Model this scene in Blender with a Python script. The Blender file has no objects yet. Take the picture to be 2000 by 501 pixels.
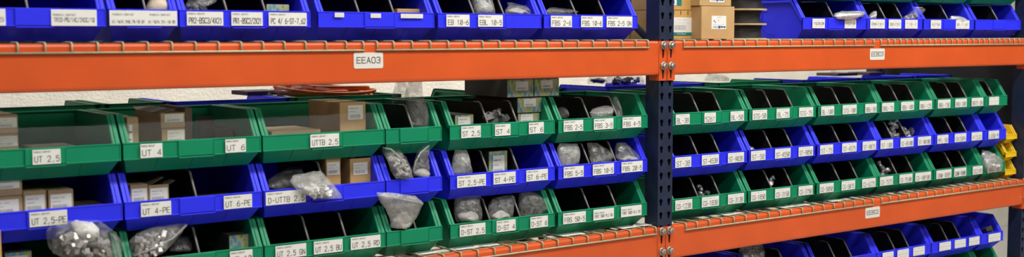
import bpy, bmesh, math, random
from mathutils import Vector, Matrix, noise
R = random.Random(7)
SC = bpy.context.scene
COL = SC.collection

# ------------------------------------------------------------------ camera
CAM = Vector((-3.159104, -3.299078, 1.70))
YAW, PITCH, ROLL, FPX = 0.634399, 0.077891, -0.0009965, 2321.8
FW = Vector((math.sin(YAW) * math.cos(PITCH), math.cos(YAW) * math.cos(PITCH), -math.sin(PITCH)))
RT0 = Vector((math.cos(YAW), -math.sin(YAW), 0))
UP0 = RT0.cross(FW)
RT = RT0 * math.cos(ROLL) + UP0 * math.sin(ROLL)
UP = -RT0 * math.sin(ROLL) + UP0 * math.cos(ROLL)
cd = bpy.data.cameras.new('camera')
cam = bpy.data.objects.new('camera', cd)
COL.objects.link(cam)
cd.sensor_width = 36
cd.lens = FPX / 2000 * 36
cd.clip_start = 0.05
cd.dof.use_dof = True
cd.dof.focus_distance = 4.55
cd.dof.aperture_fstop = 2.8
cam.matrix_world = Matrix(((RT.x, UP.x, -FW.x, CAM.x), (RT.y, UP.y, -FW.y, CAM.y), (RT.z, UP.z, -FW.z, CAM.z), (0, 0, 0, 1)))
SC.camera = cam


def at(px, py, Y):
    """point of the place on the plane y = Y seen at a measured pixel of the photograph"""
    d = FW + RT * ((px - 1000) / FPX) - UP * ((py - 250.5) / FPX)
    return CAM + d * ((Y - CAM.y) / d.y)


# ------------------------------------------------------------------ materials
def new_mat(name):
    m = bpy.data.materials.new(name)
    m.use_nodes = True
    return m, m.node_tree, m.node_tree.nodes['Principled BSDF']


def pmat(name, col, rough=.5, metal=0, var=.12, scale=30, bump=0, bscale=200, spec=.5, coat=0):
    m, t, b = new_mat(name)
    b.inputs['Roughness'].default_value = rough
    b.inputs['Metallic'].default_value = metal
    b.inputs['Specular IOR Level'].default_value = spec
    b.inputs['Coat Weight'].default_value = coat
    tc = t.nodes.new('ShaderNodeTexCoord')
    n = t.nodes.new('ShaderNodeTexNoise')
    n.inputs['Scale'].default_value = scale
    n.inputs['Detail'].default_value = 4
    t.links.new(tc.outputs['Object'], n.inputs['Vector'])
    r = t.nodes.new('ShaderNodeValToRGB')
    r.color_ramp.elements[0].position = .3
    r.color_ramp.elements[1].position = .7
    r.color_ramp.elements[0].color = (*[c * (1 - var) for c in col], 1)
    r.color_ramp.elements[1].color = (*[min(1, c * (1 + var)) for c in col], 1)
    t.links.new(n.outputs['Fac'], r.inputs['Fac'])
    t.links.new(r.outputs['Color'], b.inputs['Base Color'])
    if bump:
        n2 = t.nodes.new('ShaderNodeTexNoise')
        n2.inputs['Scale'].default_value = bscale
        n2.inputs['Detail'].default_value = 3
        t.links.new(tc.outputs['Object'], n2.inputs['Vector'])
        bp = t.nodes.new('ShaderNodeBump')
        bp.inputs['Strength'].default_value = bump
        bp.inputs['Distance'].default_value = .004
        t.links.new(n2.outputs['Fac'], bp.inputs['Height'])
        t.links.new(bp.outputs['Normal'], b.inputs['Normal'])
    return m


def bag_mat(name, col, alpha, rough=.22):
    m, t, b = new_mat(name)
    b.inputs['Base Color'].default_value = (*col, 1)
    b.inputs['Roughness'].default_value = rough
    b.inputs['Specular IOR Level'].default_value = 1
    tc = t.nodes.new('ShaderNodeTexCoord')
    n = t.nodes.new('ShaderNodeTexNoise')
    n.inputs['Scale'].default_value = 26
    n.inputs['Detail'].default_value = 3
    n.inputs['Distortion'].default_value = 1.2
    t.links.new(tc.outputs['Object'], n.inputs['Vector'])
    bp = t.nodes.new('ShaderNodeBump')
    bp.inputs['Strength'].default_value = .8
    bp.inputs['Distance'].default_value = .012
    t.links.new(n.outputs['Fac'], bp.inputs['Height'])
    t.links.new(bp.outputs['Normal'], b.inputs['Normal'])
    mr = t.nodes.new('ShaderNodeMapRange')
    mr.inputs['From Min'].default_value = .35
    mr.inputs['From Max'].default_value = .68
    mr.inputs['To Min'].default_value = max(0, alpha - .10)
    mr.inputs['To Max'].default_value = min(1, alpha + .22)
    t.links.new(n.outputs['Fac'], mr.inputs['Value'])
    t.links.new(mr.outputs['Result'], b.inputs['Alpha'])
    return m


BLUE = pmat('blue_plastic', (.024, .030, .88), .45, var=.05, scale=14, bump=.08, bscale=900, spec=.32)
GREEN = pmat('green_plastic', (.0015, .232, .106), .45, var=.05, scale=14, bump=.08, bscale=900, spec=.32)
YELLOW = pmat('yellow_plastic', (.80, .52, .008), .4, var=.05, scale=14)
BLACK = pmat('black_divider_plastic', (.005, .005, .0055), .55, var=.2, spec=.25)
DIVGLINT = pmat('divider_edge_highlight', (.16, .15, .135), .4, var=.2, scale=90)  # light caught by the divider's front edge, painted as a paler grey
ORANGE = pmat('orange_rack_paint', (.65, .092, .016), .36, var=.08, scale=5, bump=.05, bscale=60)
NAVY = pmat('navy_rack_paint', (.012, .020, .050), .42, var=.25, scale=22, bump=.1, bscale=300)
WIRE = pmat('zinc_wire', (.46, .42, .26), .4, metal=0, var=.15, scale=60)
STEEL = pmat('steel_bolt', (.42, .40, .35), .34, metal=.8, var=.12, scale=150)
PAPER = pmat('label_paper', (.76, .76, .72), .6, var=.03, scale=40)
SIGN = pmat('rack_sign_white', (.72, .70, .64), .5, var=.03)
INK = pmat('label_ink', (.045, .045, .05), .6, var=.1)
FAINT = pmat('label_faint_ink', (.40, .40, .40), .6, var=.1)
CARD = pmat('carton_brown', (.50, .315, .135), .75, var=.10, scale=12, bump=.1, bscale=150)
CARD2 = pmat('carton_mustard', (.58, .34, .10), .75, var=.10, scale=12, bump=.1, bscale=150)
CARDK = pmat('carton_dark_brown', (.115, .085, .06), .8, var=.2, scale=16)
CARDTAN = pmat('carton_tan', (.42, .30, .17), .75, var=.1, scale=14)
TEAL = pmat('teal_print', (.0, .20, .18), .6, var=.05)
BLUEINK = pmat('blue_print', (.03, .06, .35), .6, var=.05)
TAPE = pmat('tape_black', (.02, .018, .015), .5)
CABLE = pmat('black_cable', (.012, .012, .013), .45, var=.3, scale=80)
OCABLE = pmat('orange_cable', (.85, .17, .012), .4, var=.2)
FLANGE = pmat('spool_board', (.56, .42, .22), .7, var=.15, scale=30)
FIT = pmat('zinc_fitting', (.58, .57, .55), .32, metal=.6, var=.15, scale=120)
GREYPART = pmat('grey_terminal', (.13, .13, .125), .5, var=.3, scale=60)
WHITEPART = pmat('white_plastic_part', (.42, .41, .38), .5, var=.1, scale=60)
CREAM = pmat('cream_cloth_bag', (.70, .60, .45), .8, var=.12, scale=30, bump=.4, bscale=60)
FOIL = pmat('silver_foil_bag', (.60, .60, .60), .32, metal=.5, var=.3, scale=40, bump=.8, bscale=45)
PINK = pmat('red_print', (.50, .04, .06), .6)
YEL2 = pmat('yellow_tape', (.7, .6, .05), .6)
WALLM = pmat('rough_white_wall', (.70, .68, .59), .9, var=.06, scale=9, bump=.9, bscale=70)
FLOORM = pmat('concrete_floor', (.42, .41, .38), .6, var=.1, scale=3)
CEILM = pmat('ceiling_white', (.6, .6, .58), .9)
BAG = bag_mat('clear_bag', (.46, .46, .44), .16, .15)
BAGW = bag_mat('milky_bag', (.50, .50, .48), .38, .24)
BAGT = bag_mat('thin_clear_bag', (.55, .55, .52), .04, .15)
BAGD = bag_mat('smoky_bag', (.30, .295, .28), .22, .18)
CONDUIT = pmat('conduit_paint', (.6, .62, .60), .4)


def window_mat():
    """thin clear film: mostly passes light, a faint gloss on top"""
    m, t, b = new_mat('clear_dust_cover')
    t.nodes.remove(b)
    out = t.nodes['Material Output']
    tr = t.nodes.new('ShaderNodeBsdfTransparent')
    tr.inputs['Color'].default_value = (.97, .98, .97, 1)
    gl = t.nodes.new('ShaderNodeBsdfGlossy')
    gl.inputs['Roughness'].default_value = .05
    mx = t.nodes.new('ShaderNodeMixShader')
    mx.inputs['Fac'].default_value = .0012
    t.links.new(tr.outputs[0], mx.inputs[1])
    t.links.new(gl.outputs[0], mx.inputs[2])
    t.links.new(mx.outputs[0], out.inputs['Surface'])
    return m


CLEAR = window_mat()


def pattern_mat():
    m, t, b = new_mat('green_blue_patterned_card')
    b.inputs['Roughness'].default_value = .6
    tc = t.nodes.new('ShaderNodeTexCoord')
    mp = t.nodes.new('ShaderNodeMapping')
    mp.inputs['Rotation'].default_value = (.2, .75, .1)
    mp.inputs['Scale'].default_value = (1, 1, .55)
    t.links.new(tc.outputs['Object'], mp.inputs['Vector'])
    v = t.nodes.new('ShaderNodeTexVoronoi')
    v.inputs['Scale'].default_value = 74
    v.inputs['Randomness'].default_value = .7
    t.links.new(mp.outputs['Vector'], v.inputs['Vector'])
    gt = t.nodes.new('ShaderNodeMath')
    gt.operation = 'LESS_THAN'
    gt.inputs[1].default_value = .50
    t.links.new(v.outputs['Distance'], gt.inputs[0])
    cr = t.nodes.new('ShaderNodeValToRGB')
    cr.color_ramp.interpolation = 'CONSTANT'
    e = cr.color_ramp.elements
    e[0].color = (.10, .29, .42, 1)
    e[1].position = .45
    e[1].color = (.25, .38, .09, 1)
    e2 = e.new(.75)
    e2.color = (.13, .30, .06, 1)
    sep = t.nodes.new('ShaderNodeSeparateColor')
    t.links.new(v.outputs['Color'], sep.inputs['Color'])
    t.links.new(sep.outputs['Red'], cr.inputs['Fac'])
    mx = t.nodes.new('ShaderNodeMix')
    mx.data_type = 'RGBA'
    mx.inputs['A'].default_value = (.40, .40, .23, 1)
    t.links.new(gt.outputs['Value'], mx.inputs['Factor'])
    t.links.new(cr.outputs['Color'], mx.inputs['B'])
    t.links.new(mx.outputs['Result'], b.inputs['Base Color'])
    return m


PATT = pattern_mat()
PATTSHADE = pmat('shaded_pattern_card', (.050, .056, .044), .7, var=.15)  # shade put into the colour of the patterned cartons' sides and tops


# ------------------------------------------------------------------ mesh helpers
class MB:
    def __init__(self):
        self.v = []
        self.f = []
        self.m = []
        self.s = []

    def face(self, idx, mi=0, sm=False):
        self.f.append(idx)
        self.m.append(mi)
        self.s.append(sm)

    def box(self, a, b, mi=0):
        x0, y0, z0 = a
        x1, y1, z1 = b
        n = len(self.v)
        self.v += [(x0, y0, z0), (x1, y0, z0), (x1, y1, z0), (x0, y1, z0), (x0, y0, z1), (x1, y0, z1), (x1, y1, z1), (x0, y1, z1)]
        for q in ((0, 3, 2, 1), (4, 5, 6, 7), (0, 1, 5, 4), (1, 2, 6, 5), (2, 3, 7, 6), (3, 0, 4, 7)):
            self.face([n + i for i in q], mi)

    def hexa(self, p, mi=0):
        """8 corners: bottom ring 0-3, top ring 4-7"""
        n = len(self.v)
        self.v += [tuple(q) for q in p]
        for q in ((0, 3, 2, 1), (4, 5, 6, 7), (0, 1, 5, 4), (1, 2, 6, 5), (2, 3, 7, 6), (3, 0, 4, 7)):
            self.face([n + i for i in q], mi)

    def quad(self, p, mi=0):
        n = len(self.v)
        self.v += [tuple(q) for q in p]
        self.face(list(range(n, n + len(p))), mi)

    def prism(self, A, B, mi=0):
        """two matching polygons"""
        n = len(self.v)
        k = len(A)
        self.v += [tuple(p) for p in A] + [tuple(p) for p in B]
        self.face([n + i for i in range(k)][::-1], mi)
        self.face([n + k + i for i in range(k)], mi)
        for i in range(k):
            j = (i + 1) % k
            self.face([n + i, n + j, n + k + j, n + k + i], mi)

    def tube(self, pts, r, k=6, mi=0, sm=True, cap=True):
        pts = [Vector(p) for p in pts]
        base = len(self.v)
        up = None
        for i, p in enumerate(pts):
            d = (pts[min(i + 1, len(pts) - 1)] - pts[max(i - 1, 0)]).normalized()
            if up is None:
                up = Vector((0, 0, 1)) if abs(d.z) < .9 else Vector((1, 0, 0))
            a = d.cross(up)
            if a.length < 1e-6:
                a = d.orthogonal()
            a.normalize()
            bb = a.cross(d)
            up = bb
            rr = r[i] if isinstance(r, (list, tuple)) else r
            for q in range(k):
                t = 2 * math.pi * q / k
                self.v.append(tuple(p + a * (rr * math.cos(t)) + bb * (rr * math.sin(t))))
        for i in range(len(pts) - 1):
            for q in range(k):
                w = (q + 1) % k
                self.face([base + i * k + q, base + i * k + w, base + (i + 1) * k + w, base + (i + 1) * k + q], mi, sm)
        if cap:
            self.face([base + q for q in range(k)][::-1], mi)
            e = base + (len(pts) - 1) * k
            self.face([e + q for q in range(k)], mi)

    def lathe(self, prof, c, axis='z', k=24, mi=0, sm=True):
        """prof: (radius, height) list about axis through c"""
        base = len(self.v)
        c = Vector(c)
        for r, h in prof:
            for q in range(k):
                t = 2 * math.pi * q / k
                x, y = r * math.cos(t), r * math.sin(t)
                o = Vector((x, y, h)) if axis == 'z' else (Vector((x, -h, y)) if axis == 'y' else Vector((h, x, y)))
                self.v.append(tuple(c + o))
        for i in range(len(prof) - 1):
            for q in range(k):
                w = (q + 1) % k
                self.face([base + i * k + q, base + i * k + w, base + (i + 1) * k + w, base + (i + 1) * k + q], mi, sm)
        self.face([base + q for q in range(k)][::-1], mi)
        e = base + (len(prof) - 1) * k
        self.face([e + q for q in range(k)], mi)

    def mesh(self, name, mats):
        me = bpy.data.meshes.new(name)
        me.from_pydata(self.v, [], self.f)
        for m in (mats if isinstance(mats, (list, tuple)) else [mats]):
            me.materials.append(m)
        for p, mi, s in zip(me.polygons, self.m, self.s):
            p.material_index = mi
            p.use_smooth = s
        bm = bmesh.new()
        bm.from_mesh(me)
        bmesh.ops.recalc_face_normals(bm, faces=bm.faces)
        bm.to_mesh(me)
        bm.free()
        return me

    def build(self, name, mats, parent=None, loc=(0, 0, 0), bevel=0):
        return link(name, self.mesh(name, mats), parent, loc, bevel)


def link(name, me, parent=None, loc=(0, 0, 0), bevel=0):
    o = bpy.data.objects.new(name, me)
    COL.objects.link(o)
    o.location = loc
    if parent:
        o.parent = parent
    if bevel:
        m = o.modifiers.new('bevel', 'BEVEL')
        m.width = bevel
        m.segments = 2 if bevel > .003 else 1
        m.limit_method = 'ANGLE'
    return o


def tag(o, label, cat, group=None):
    o['label'] = label
    o['category'] = cat
    if group:
        o['group'] = group
    return o


def thing(name, label, cat, loc=(0, 0, 0), group=None, rz=0):
    o = bpy.data.objects.new(name, None)
    COL.objects.link(o)
    o.location = loc
    o.rotation_euler = (0, 0, rz)
    o.empty_display_size = .05
    return tag(o, label, cat, group)


def struct(o):
    o['kind'] = 'structure'
    return o


# ------------------------------------------------------------------ stroke lettering
GL = {
    'A': '0,0 2,6 4,0|.7,2 3.3,2', 'B': '0,0 0,6 3,6 4,5.2 4,3.8 3,3.1 0,3.1|3,3.1 4,2.3 4,.8 3,0 0,0',
    'C': '4,4.8 3.2,6 .9,6 0,4.8 0,1.2 .9,0 3.2,0 4,1.2', 'D': '0,0 0,6 2.6,6 4,4.6 4,1.4 2.6,0 0,0',
    'E': '4,0 0,0 0,6 4,6|0,3.1 3.4,3.1', 'F': '0,0 0,6 4,6|0,3.1 3.3,3.1',
    'G': '4,4.8 3.2,6 .9,6 0,4.8 0,1.2 .9,0 3.2,0 4,1.2 4,2.9 2.3,2.9', 'H': '0,0 0,6|4,0 4,6|0,3.1 4,3.1',
    'I': '1,0 3,0|1,6 3,6|2,0 2,6', 'K': '0,0 0,6|4,6 0,2.4|1.4,3.6 4,0', 'L': '0,6 0,0 4,0',
    'M': '0,0 0,6 2,3 4,6 4,0', 'N': '0,0 0,6 4,0 4,6', 'O': '.9,0 0,1.2 0,4.8 .9,6 3.1,6 4,4.8 4,1.2 3.1,0 .9,0',
    'P': '0,0 0,6 3,6 4,5.2 4,3.6 3,2.8 0,2.8', 'R': '0,0 0,6 3,6 4,5.2 4,3.8 3,3 0,3|2,3 4,0',
    'S': '4,5 3.1,6 .9,6 0,5.1 0,4 .9,3.2 3.1,2.9 4,2 4,.9 3.1,0 .9,0 0,1', 'T': '0,6 4,6|2,6 2,0',
    'U': '0,6 0,1.2 .9,0 3.1,0 4,1.2 4,6', 'V': '0,6 2,0 4,6', 'W': '0,6 1,0 2,4 3,0 4,6', 'X': '0,0 4,6|0,6 4,0', 'Y': '0,6 2,3 4,6|2,3 2,0',
    '0': '.9,0 0,1.2 0,4.8 .9,6 3.1,6 4,4.8 4,1.2 3.1,0 .9,0|.5,.8 3.5,5.2', 'o': '.9,0 0,1.2 0,4.8 .9,6 3.1,6 4,4.8 4,1.2 3.1,0 .9,0',
    '1': '.8,5 2,6 2,0', '2': '0,4.8 .9,6 3.1,6 4,5 4,3.8 0,0 4,0', '3': '0,5.2 .9,6 3.1,6 4,5.1 4,3.9 3.1,3.1 1.5,3.1|3.1,3.1 4,2.2 4,.9 3.1,0 .9,0 0,.9',
    '4': '3,0 3,6 0,1.8 4,1.8', '5': '4,6 .4,6 .2,3.4 1.2,3.8 3,3.8 4,2.9 4,1 3,0 .9,0 0,.9',
    '6': '3.6,6 1.6,5.4 0,2.8 0,1.1 .9,0 3.1,0 4,1.1 4,2.4 3.1,3.4 .9,3.4 0,2.4', '7': '0,6 4,6 1.4,0',
    '8': '.9,3.2 0,4 0,5.1 .9,6 3.1,6 4,5.1 4,4 3.1,3.2 .9,3.2 0,2.2 0,.9 .9,0 3.1,0 4,.9 4,2.2 3.1,3.2',
    '9': '.4,0 2.4,.6 4,3.2 4,4.9 3.1,6 .9,6 0,4.9 0,3.6 .9,2.6 3.1,2.6 4,3.6', '-': '.7,2.8 3.3,2.8', ',': '2,.7 1.4,-.9', '.': '1.9,0 2.1,.3',
    '/': '.2,-.4 3.8,6.4', ' ': '', 'a': '.4,4 3,4 3.6,3.4 3.6,0|3.6,2.2 1,2.2 .2,1.2 .8,0 2.6,0 3.6,.8', 'r': '.6,0 .6,4|.6,2.8 1.8,4 3.4,4',
    'k': '.3,0 .3,6|3.4,4 .3,1.7|1.4,2.5 3.6,0', 'e': '.2,2.1 3.7,2.1 3.6,3.2 2.8,4 1,4 .2,3 .2,1 1,0 2.8,0 3.6,.6', '_': '0,2.6 4,2.6'}


def text(mb, s, x0, z0, w, h, y, mi, t=None, fit=True):
    """strokes of s laid in the box x0..x0+w, z0..z0+h on the plane y (facing -y)"""
    n = len(s)
    adv = w / max(1, n)
    if not fit:
        adv = min(adv, h * .82)
    cw = adv * .72
    t = t or h * .11
    for i, ch in enumerate(s):
        for st in GL.get(ch, '').split('|'):
            if not st:
                continue
            P = [tuple(float(q) for q in p.split(',')) for p in st.split()]
            P = [(x0 + i * adv + (adv - cw) / 2 + p[0] / 4 * cw, z0 + p[1] / 6 * h) for p in P]
            for a, b in zip(P, P[1:]):
                d = Vector((b[0] - a[0], b[1] - a[1]))
                if d.length < 1e-9:
                    continue
                d.normalize()
                e = d * t * .45
                nn = Vector((-d.y, d.x)) * t * .5
                q = [Vector(a) - e - nn, Vector(b) + e - nn, Vector(b) + e + nn, Vector(a) - e + nn]
                mb.quad([(p.x, y, p.y) for p in q], mi)


def label_mesh(lw, lh, s, style):
    """paper card lw x lh centred on x, bottom at z 0, front at y = 0"""
    mb = MB()
    mb.box((-lw / 2, 0, 0), (lw / 2, .0012, lh), 0)
    y = -.0004
    if style == 'P':
        text(mb, 'PHOENIX CONTACT', -lw * .46, lh * .80, min(lw * .62, .05), lh * .09, y, 2, lh * .022)
        text(mb, s, -lw * .45, lh * .16, lw * .92, lh * .39, y, 1, lh * .045)
    elif style == 'T':
        text(mb, 'PHOENIX CONTACT', -lw * .46, lh * .68, lw * .32, lh * .10, y, 2, lh * .022)
        text(mb, 'PHOENIX CONTACT', lw * .08, lh * .68, lw * .32, lh * .10, y, 2, lh * .022)
        text(mb, s, -lw * .47, lh * .17, lw * .94, lh * .17, y, 2, lh * .035)
    elif style == 'M':
        text(mb, 'PHOENIX CONTACT', -lw * .46, lh * .62, lw * .5, lh * .10, y, 2, lh * .022)
        text(mb, s, -lw * .45, lh * .25, lw * .9, lh * .24, y, 2, lh * .04)
    elif style == 'R':
        text(mb, '_ __ ___ __', -lw * .42, lh * .80, lw * .7, lh * .1, y, 2, lh * .03)
        text(mb, s, -lw * .44, lh * .14, lw * .88, lh * .46, y, 1, lh * .045)
    elif style == 'S':
        text(mb, '__ ____ __', -lw * .42, lh * .76, lw * .8, lh * .1, y, 2, lh * .03)
        text(mb, s, -lw * .44, lh * .36, lw * .88, lh * .26, y, 2, lh * .05)
        text(mb, '____ ____', -lw * .42, lh * .14, lw * .8, lh * .1, y, 2, lh * .03)
    elif style == 'G':
        text(mb, s, -lw * .42, lh * .3, lw * .84, lh * .42, y, 1, lh * .062)
    return mb.mesh('label_card', [PAPER if style != 'G' else SIGN, INK, FAINT])


# ------------------------------------------------------------------ storage bins
PITCHZ = .168
_bm = {}
_dm = {}


def sidewall(mb, sx, hw, H, D, prof, t=.004):
    """tub wall; tapers in towards the floor"""
    def xx(z):
        return hw - .022 + .006 * z / H
    A = [(sx * xx(z), y, z) for y, z in prof]
    B = [(sx * (xx(z) - t), y, z) for y, z in prof]
    mb.prism(A, B)


def bin_mesh(w, H=PITCHZ, D=.36, lip=(.041, .089), rim=.056, mat=None, ribs=(.385, .64)):
    key = (round(w, 3), H, D, mat.name, ribs)
    if key in _bm:
        return _bm[key]
    hw = w / 2
    l0, l1 = lip
    k = H / PITCHZ
    base = .046 * k
    mb = MB()
    prof = [(base, 0), (.006, l0), (.005, l1), (rim, H - .003), (D, H - .003), (D - .008, 0)]
    for sx in (-1, 1):
        sidewall(mb, sx, hw, H, D, prof)
        a, b = sx * (hw - .021 * k), sx * hw
        x0, x1 = min(a, b), max(a, b)
        # slanted rim flange, then the flange along the top
        mb.hexa([(x0, .001, l1 - .004), (x1, .001, l1 - .004), (x1, .007, l1 - .004), (x0, .007, l1 - .004),
                 (x0, rim, H), (x1, rim, H), (x1, rim + .009, H - .002), (x0, rim + .009, H - .002)])
        mb.box((x0, rim + .004, H - .005), (x1, D, H))
        # turned-down outer edge and a raised inner bead
        xo0, xo1 = min(b, b - sx * .003), max(b, b - sx * .003)
        mb.hexa([(xo0, .001, l1 - .014), (xo1, .001, l1 - .014), (xo1, .012, l1 - .012), (xo0, .012, l1 - .012),
                 (xo0, rim, H), (xo1, rim, H), (xo1, rim + .014, H - .012), (xo0, rim + .014, H - .012)])
        mb.box((xo0, rim + .006, H - .014), (xo1, D, H))
        mid = (a * .62 + b * .38)
        m0, m1 = min(mid, mid + sx * .003), max(mid, mid + sx * .003)
        mb.hexa([(m0, -.001, l1 - .002), (m1, -.001, l1 - .002), (m1, .004, l1), (m0, .004, l1),
                 (m0, rim - .002, H + .0005), (m1, rim - .002, H + .0005), (m1, rim + .005, H), (m0, rim + .005, H)])
        # round finger pad and ledge moulded on the outer side
        if w > .3:
            xs = sx * (hw - .0180)
            q0, q1 = min(xs, xs + sx * .0025), max(xs, xs + sx * .0025)
            ring = [(.175 + .072 * math.cos(t), .085 + .066 * math.sin(t)) for t in [i * math.pi / 16 - math.pi / 2 for i in range(17)]]
            rin = [(.175 + .069 * math.cos(t), .085 + .063 * math.sin(t)) for t in [i * math.pi / 16 - math.pi / 2 for i in range(17)]]
            for (p, q, r_, s_) in zip(ring, ring[1:], rin, rin[1:]):
                mb.hexa([(q0, *p), (q1, *p), (q1, *r_), (q0, *r_), (q0, *q), (q1, *q), (q1, *s_), (q0, *s_)])
            mb.box((q0, .21, .066), (q1, .33, .069))
            mb.box((q0, .21, .115), (q1, .33, .118))
    # back, floor
    mb.box((-hw + .018, D - .004, 0), (hw - .018, D, H))
    mb.box((-hw, D - .012, H - .005), (hw, D, H))
    mb.box((-hw + .022, base, 0), (hw - .022, D - .008, .004))
    # sloping front below the lip
    ti, bi = hw - .004, hw - .022
    mb.hexa([(-bi, base, 0), (bi, base, 0), (bi, base + .004, .002), (-bi, base + .004, .002),
             (-ti, .003, l0 + .001), (ti, .003, l0 + .001), (ti, .007, l0 + .003), (-ti, .007, l0 + .003)])
    for fx in ((-.5, 0, .5) if w > .3 else (0,)):
        x = fx * hw
        mb.hexa([(x - .002, base - .002, 0), (x + .002, base - .002, 0), (x + .002, base + .002, 0), (x - .002, base + .002, 0),
                 (x - .002, .001, l0), (x + .002, .001, l0), (x + .002, .005, l0), (x - .002, .005, l0)])
    # lip: panel, top and bottom edges, ends, proud centre panel
    mb.box((-hw, 0, l0), (hw, .006, l1))
    mb.box((-hw, -.0015, l1 - .0035), (hw, .0075, l1 + .0005))
    mb.box((-hw, -.003, l0 - .001), (hw, .006, l0 + .003))
    for sx in (-1, 1):
        mb.box((min(sx * hw, sx * (hw - .004)), -.0015, l0), (max(sx * hw, sx * (hw - .004)), .006, l1))
    c0, c1 = -hw + ribs[0] * w, -hw + ribs[1] * w
    if w > .15:
        mb.box((c0, -.0030, l0 - .0035), (c1, .003, l1 - .001))
        for c in (c0, c1):
            mb.box((c - .0018, -.0045, l0 - .001), (c + .0018, .003, l1 - .0005))
        mb.box((c0, -.0045, l0 - .0045), (c1, .003, l0 - .001))
    me = mb.mesh('bin_body', [mat])
    _bm[key] = me
    return me


def divider_mesh(H=PITCHZ):
    if 'd' in _dm:
        return _dm['d']
    mb = MB()
    prof = [(.052, .006), (.012, .052), (.011, .084), (.0585, .155), (.066, .159), (.35, .159), (.345, .006)]
    mb.prism([(-.0016, y, z) for y, z in prof], [(.0016, y, z) for y, z in prof], 0)
    mb.tube([(0, .0105, .060), (0, .0105, .083), (0, .057, .1545), (0, .067, .1595), (0, .10, .1595)], [.002, .0036, .0036, .003, .0015], 6, 1)
    me = mb.mesh('divider', [BLACK, DIVGLINT])
    _dm['d'] = me
    return me


RIMS = {'W': (.385, .64), 'N': (.25, .75), 'S': (.47, .53)}
BINS = []


def make_bin(col, X0, X1, Z, label, group, Y=.035, divs=(), labels=(), ribs='W', rot=False, cover=False):
    """divs / labels in metres along the shelf"""
    mat = {'b': BLUE, 'g': GREEN, 'y': YELLOW}[col]
    xc = (X0 + X1) / 2
    w = round(X1 - X0, 3)
    t = thing('storage_bin', label, 'storage bin', (xc, Y, Z), group, math.pi if rot else 0)
    link('bin_body', bin_mesh(w, mat=mat, ribs=RIMS[ribs]), t, bevel=.0009)
    for d in divs:
        o = link('divider', divider_mesh(), t, (d - xc, 0, 0))
        o['label'] = 'black divider with a highlight painted grey along its front edge'
    for (lx, lw, lz, lh, s, style) in labels:
        o = link('label_card', label_mesh(lw, lh, s, style), t, (lx - xc, -.0062, lz))
        if style in 'PR':
            o['label'] = 'white card printed ' + s
    if cover:
        mb = MB()
        hw = w / 2 - .012
        mb.hexa([(-hw, .004, .0895), (hw, .004, .0895), (hw, .0055, .0895), (-hw, .0055, .0895),
                 (-hw, .052, .172), (hw, .052, .172), (hw, .0535, .172), (-hw, .0535, .172)])
        mb.hexa([(-hw, .052, .172), (hw, .052, .172), (hw, .0535, .1705), (-hw, .0535, .1705),
                 (-hw, .15, .178), (hw, .15, .178), (hw, .15, .1765), (-hw, .15, .1765)])
        mb.build('clear_cover', [CLEAR], t)['label'] = 'clear plastic dust cover over the bin mouth'
    BINS.append(t)
    return t


ZM = [1.310, 1.142, .974]       # middle level, three tiers from the top
ZT = 1.6855                     # upper level
ZB = [.623, .455]               # lower level
CL = {'U25': (-2.490, -2.072), 'U4': (-2.066, -1.648), 'UB': (-1.643, -1.218), 'N': (-1.214, -.998), 'ST': (-.966, -.515), 'F': (-.500, -.064)}
CR = {'A': (.062, .490), 'B': (.500, .915), 'C': (.931, 1.358), 'D': (1.363, 1.773), 'E': (1.781, 2.188), 'G': (2.193, 2.386)}
LY = .035


def X(px, py, Y=LY - .006):
    return at(px, py, Y).x


def labs(rows, ZBASE, style):
    """rows: (px left, px right, px y of the centre, text[, lettering style[, height, offset]])"""
    out = []
    for r in rows:
        a, b, y, s = r[:4]
        st = r[4] if len(r) > 4 else style
        lh = r[5] if len(r) > 5 else .040
        lz = r[6] if len(r) > 6 else .0445
        x0, x1 = X(a, y), X(b, y)
        out.append(((x0 + x1) / 2, x1 - x0, lz, lh, s, st))
    return out


def dv(rows):
    """divider positions from the px x, y where their sloping edge meets the lip"""
    return [at(x, y, LY + .012).x for x, y in rows]


GM, GT, GB, GK = 'bins of the middle level', 'bins of the upper level', 'bins of the lower level', 'bins facing the other aisle'
# ---- middle level, bay of the sign EEA03
make_bin('g', *CL['U25'], ZM[0], 'green bin with the white label UT 2,5 and tan cartons', GM, labels=labs([(63, 118, 291, 'UT 2,5')], 0, 'P'), cover=True)
make_bin('g', *CL['U4'], ZM[0], 'green bin with two white labels UT 4 and UT 6', GM, labels=labs([(274, 317, 280, 'UT 4'), (440, 480, 271, 'UT 6')], 0, 'P'), cover=True)
make_bin('g', *CL['UB'], ZM[0], 'green bin with one centred white label UTTB 2,5', GM, labels=labs([(606, 662, 262, 'UTTB 2,5')], 0, 'P'), cover=True)
make_bin('g', *CL['N'], ZM[0], 'narrow unlabelled green bin holding a tall tied bag, topmost of its stack', GM, ribs='N', divs=dv([(806, 243)]))
make_bin('g', *CL['ST'], ZM[0], 'green bin with white labels ST 2,5, ST 4 and ST 6', GM, divs=dv([(953, 237), (1010, 233)]),
         labels=labs([(901, 939, 250, 'ST 2,5'), (967, 997, 247, 'ST 4'), (1033, 1062, 245, 'ST 6')], 0, 'P'))
make_bin('g', *CL['F'], ZM[0], 'green bin with white labels FBS 2-5, FBS 3-5 and FBS 4-5', GM, divs=dv([(1151, 228), (1206, 225)]),
         labels=labs([(1101, 1139, 241, 'FBS 2-5'), (1160, 1198, 239, 'FBS 3-5'), (1216, 1252, 235, 'FBS 4-5')], 0, 'P'))
make_bin('b', *CL['U25'], ZM[1], 'blue bin with the white label UT 2,5-PE', GM, labels=labs([(57, 131, 409, 'UT 2,5-PE')], 0, 'P'))
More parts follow.
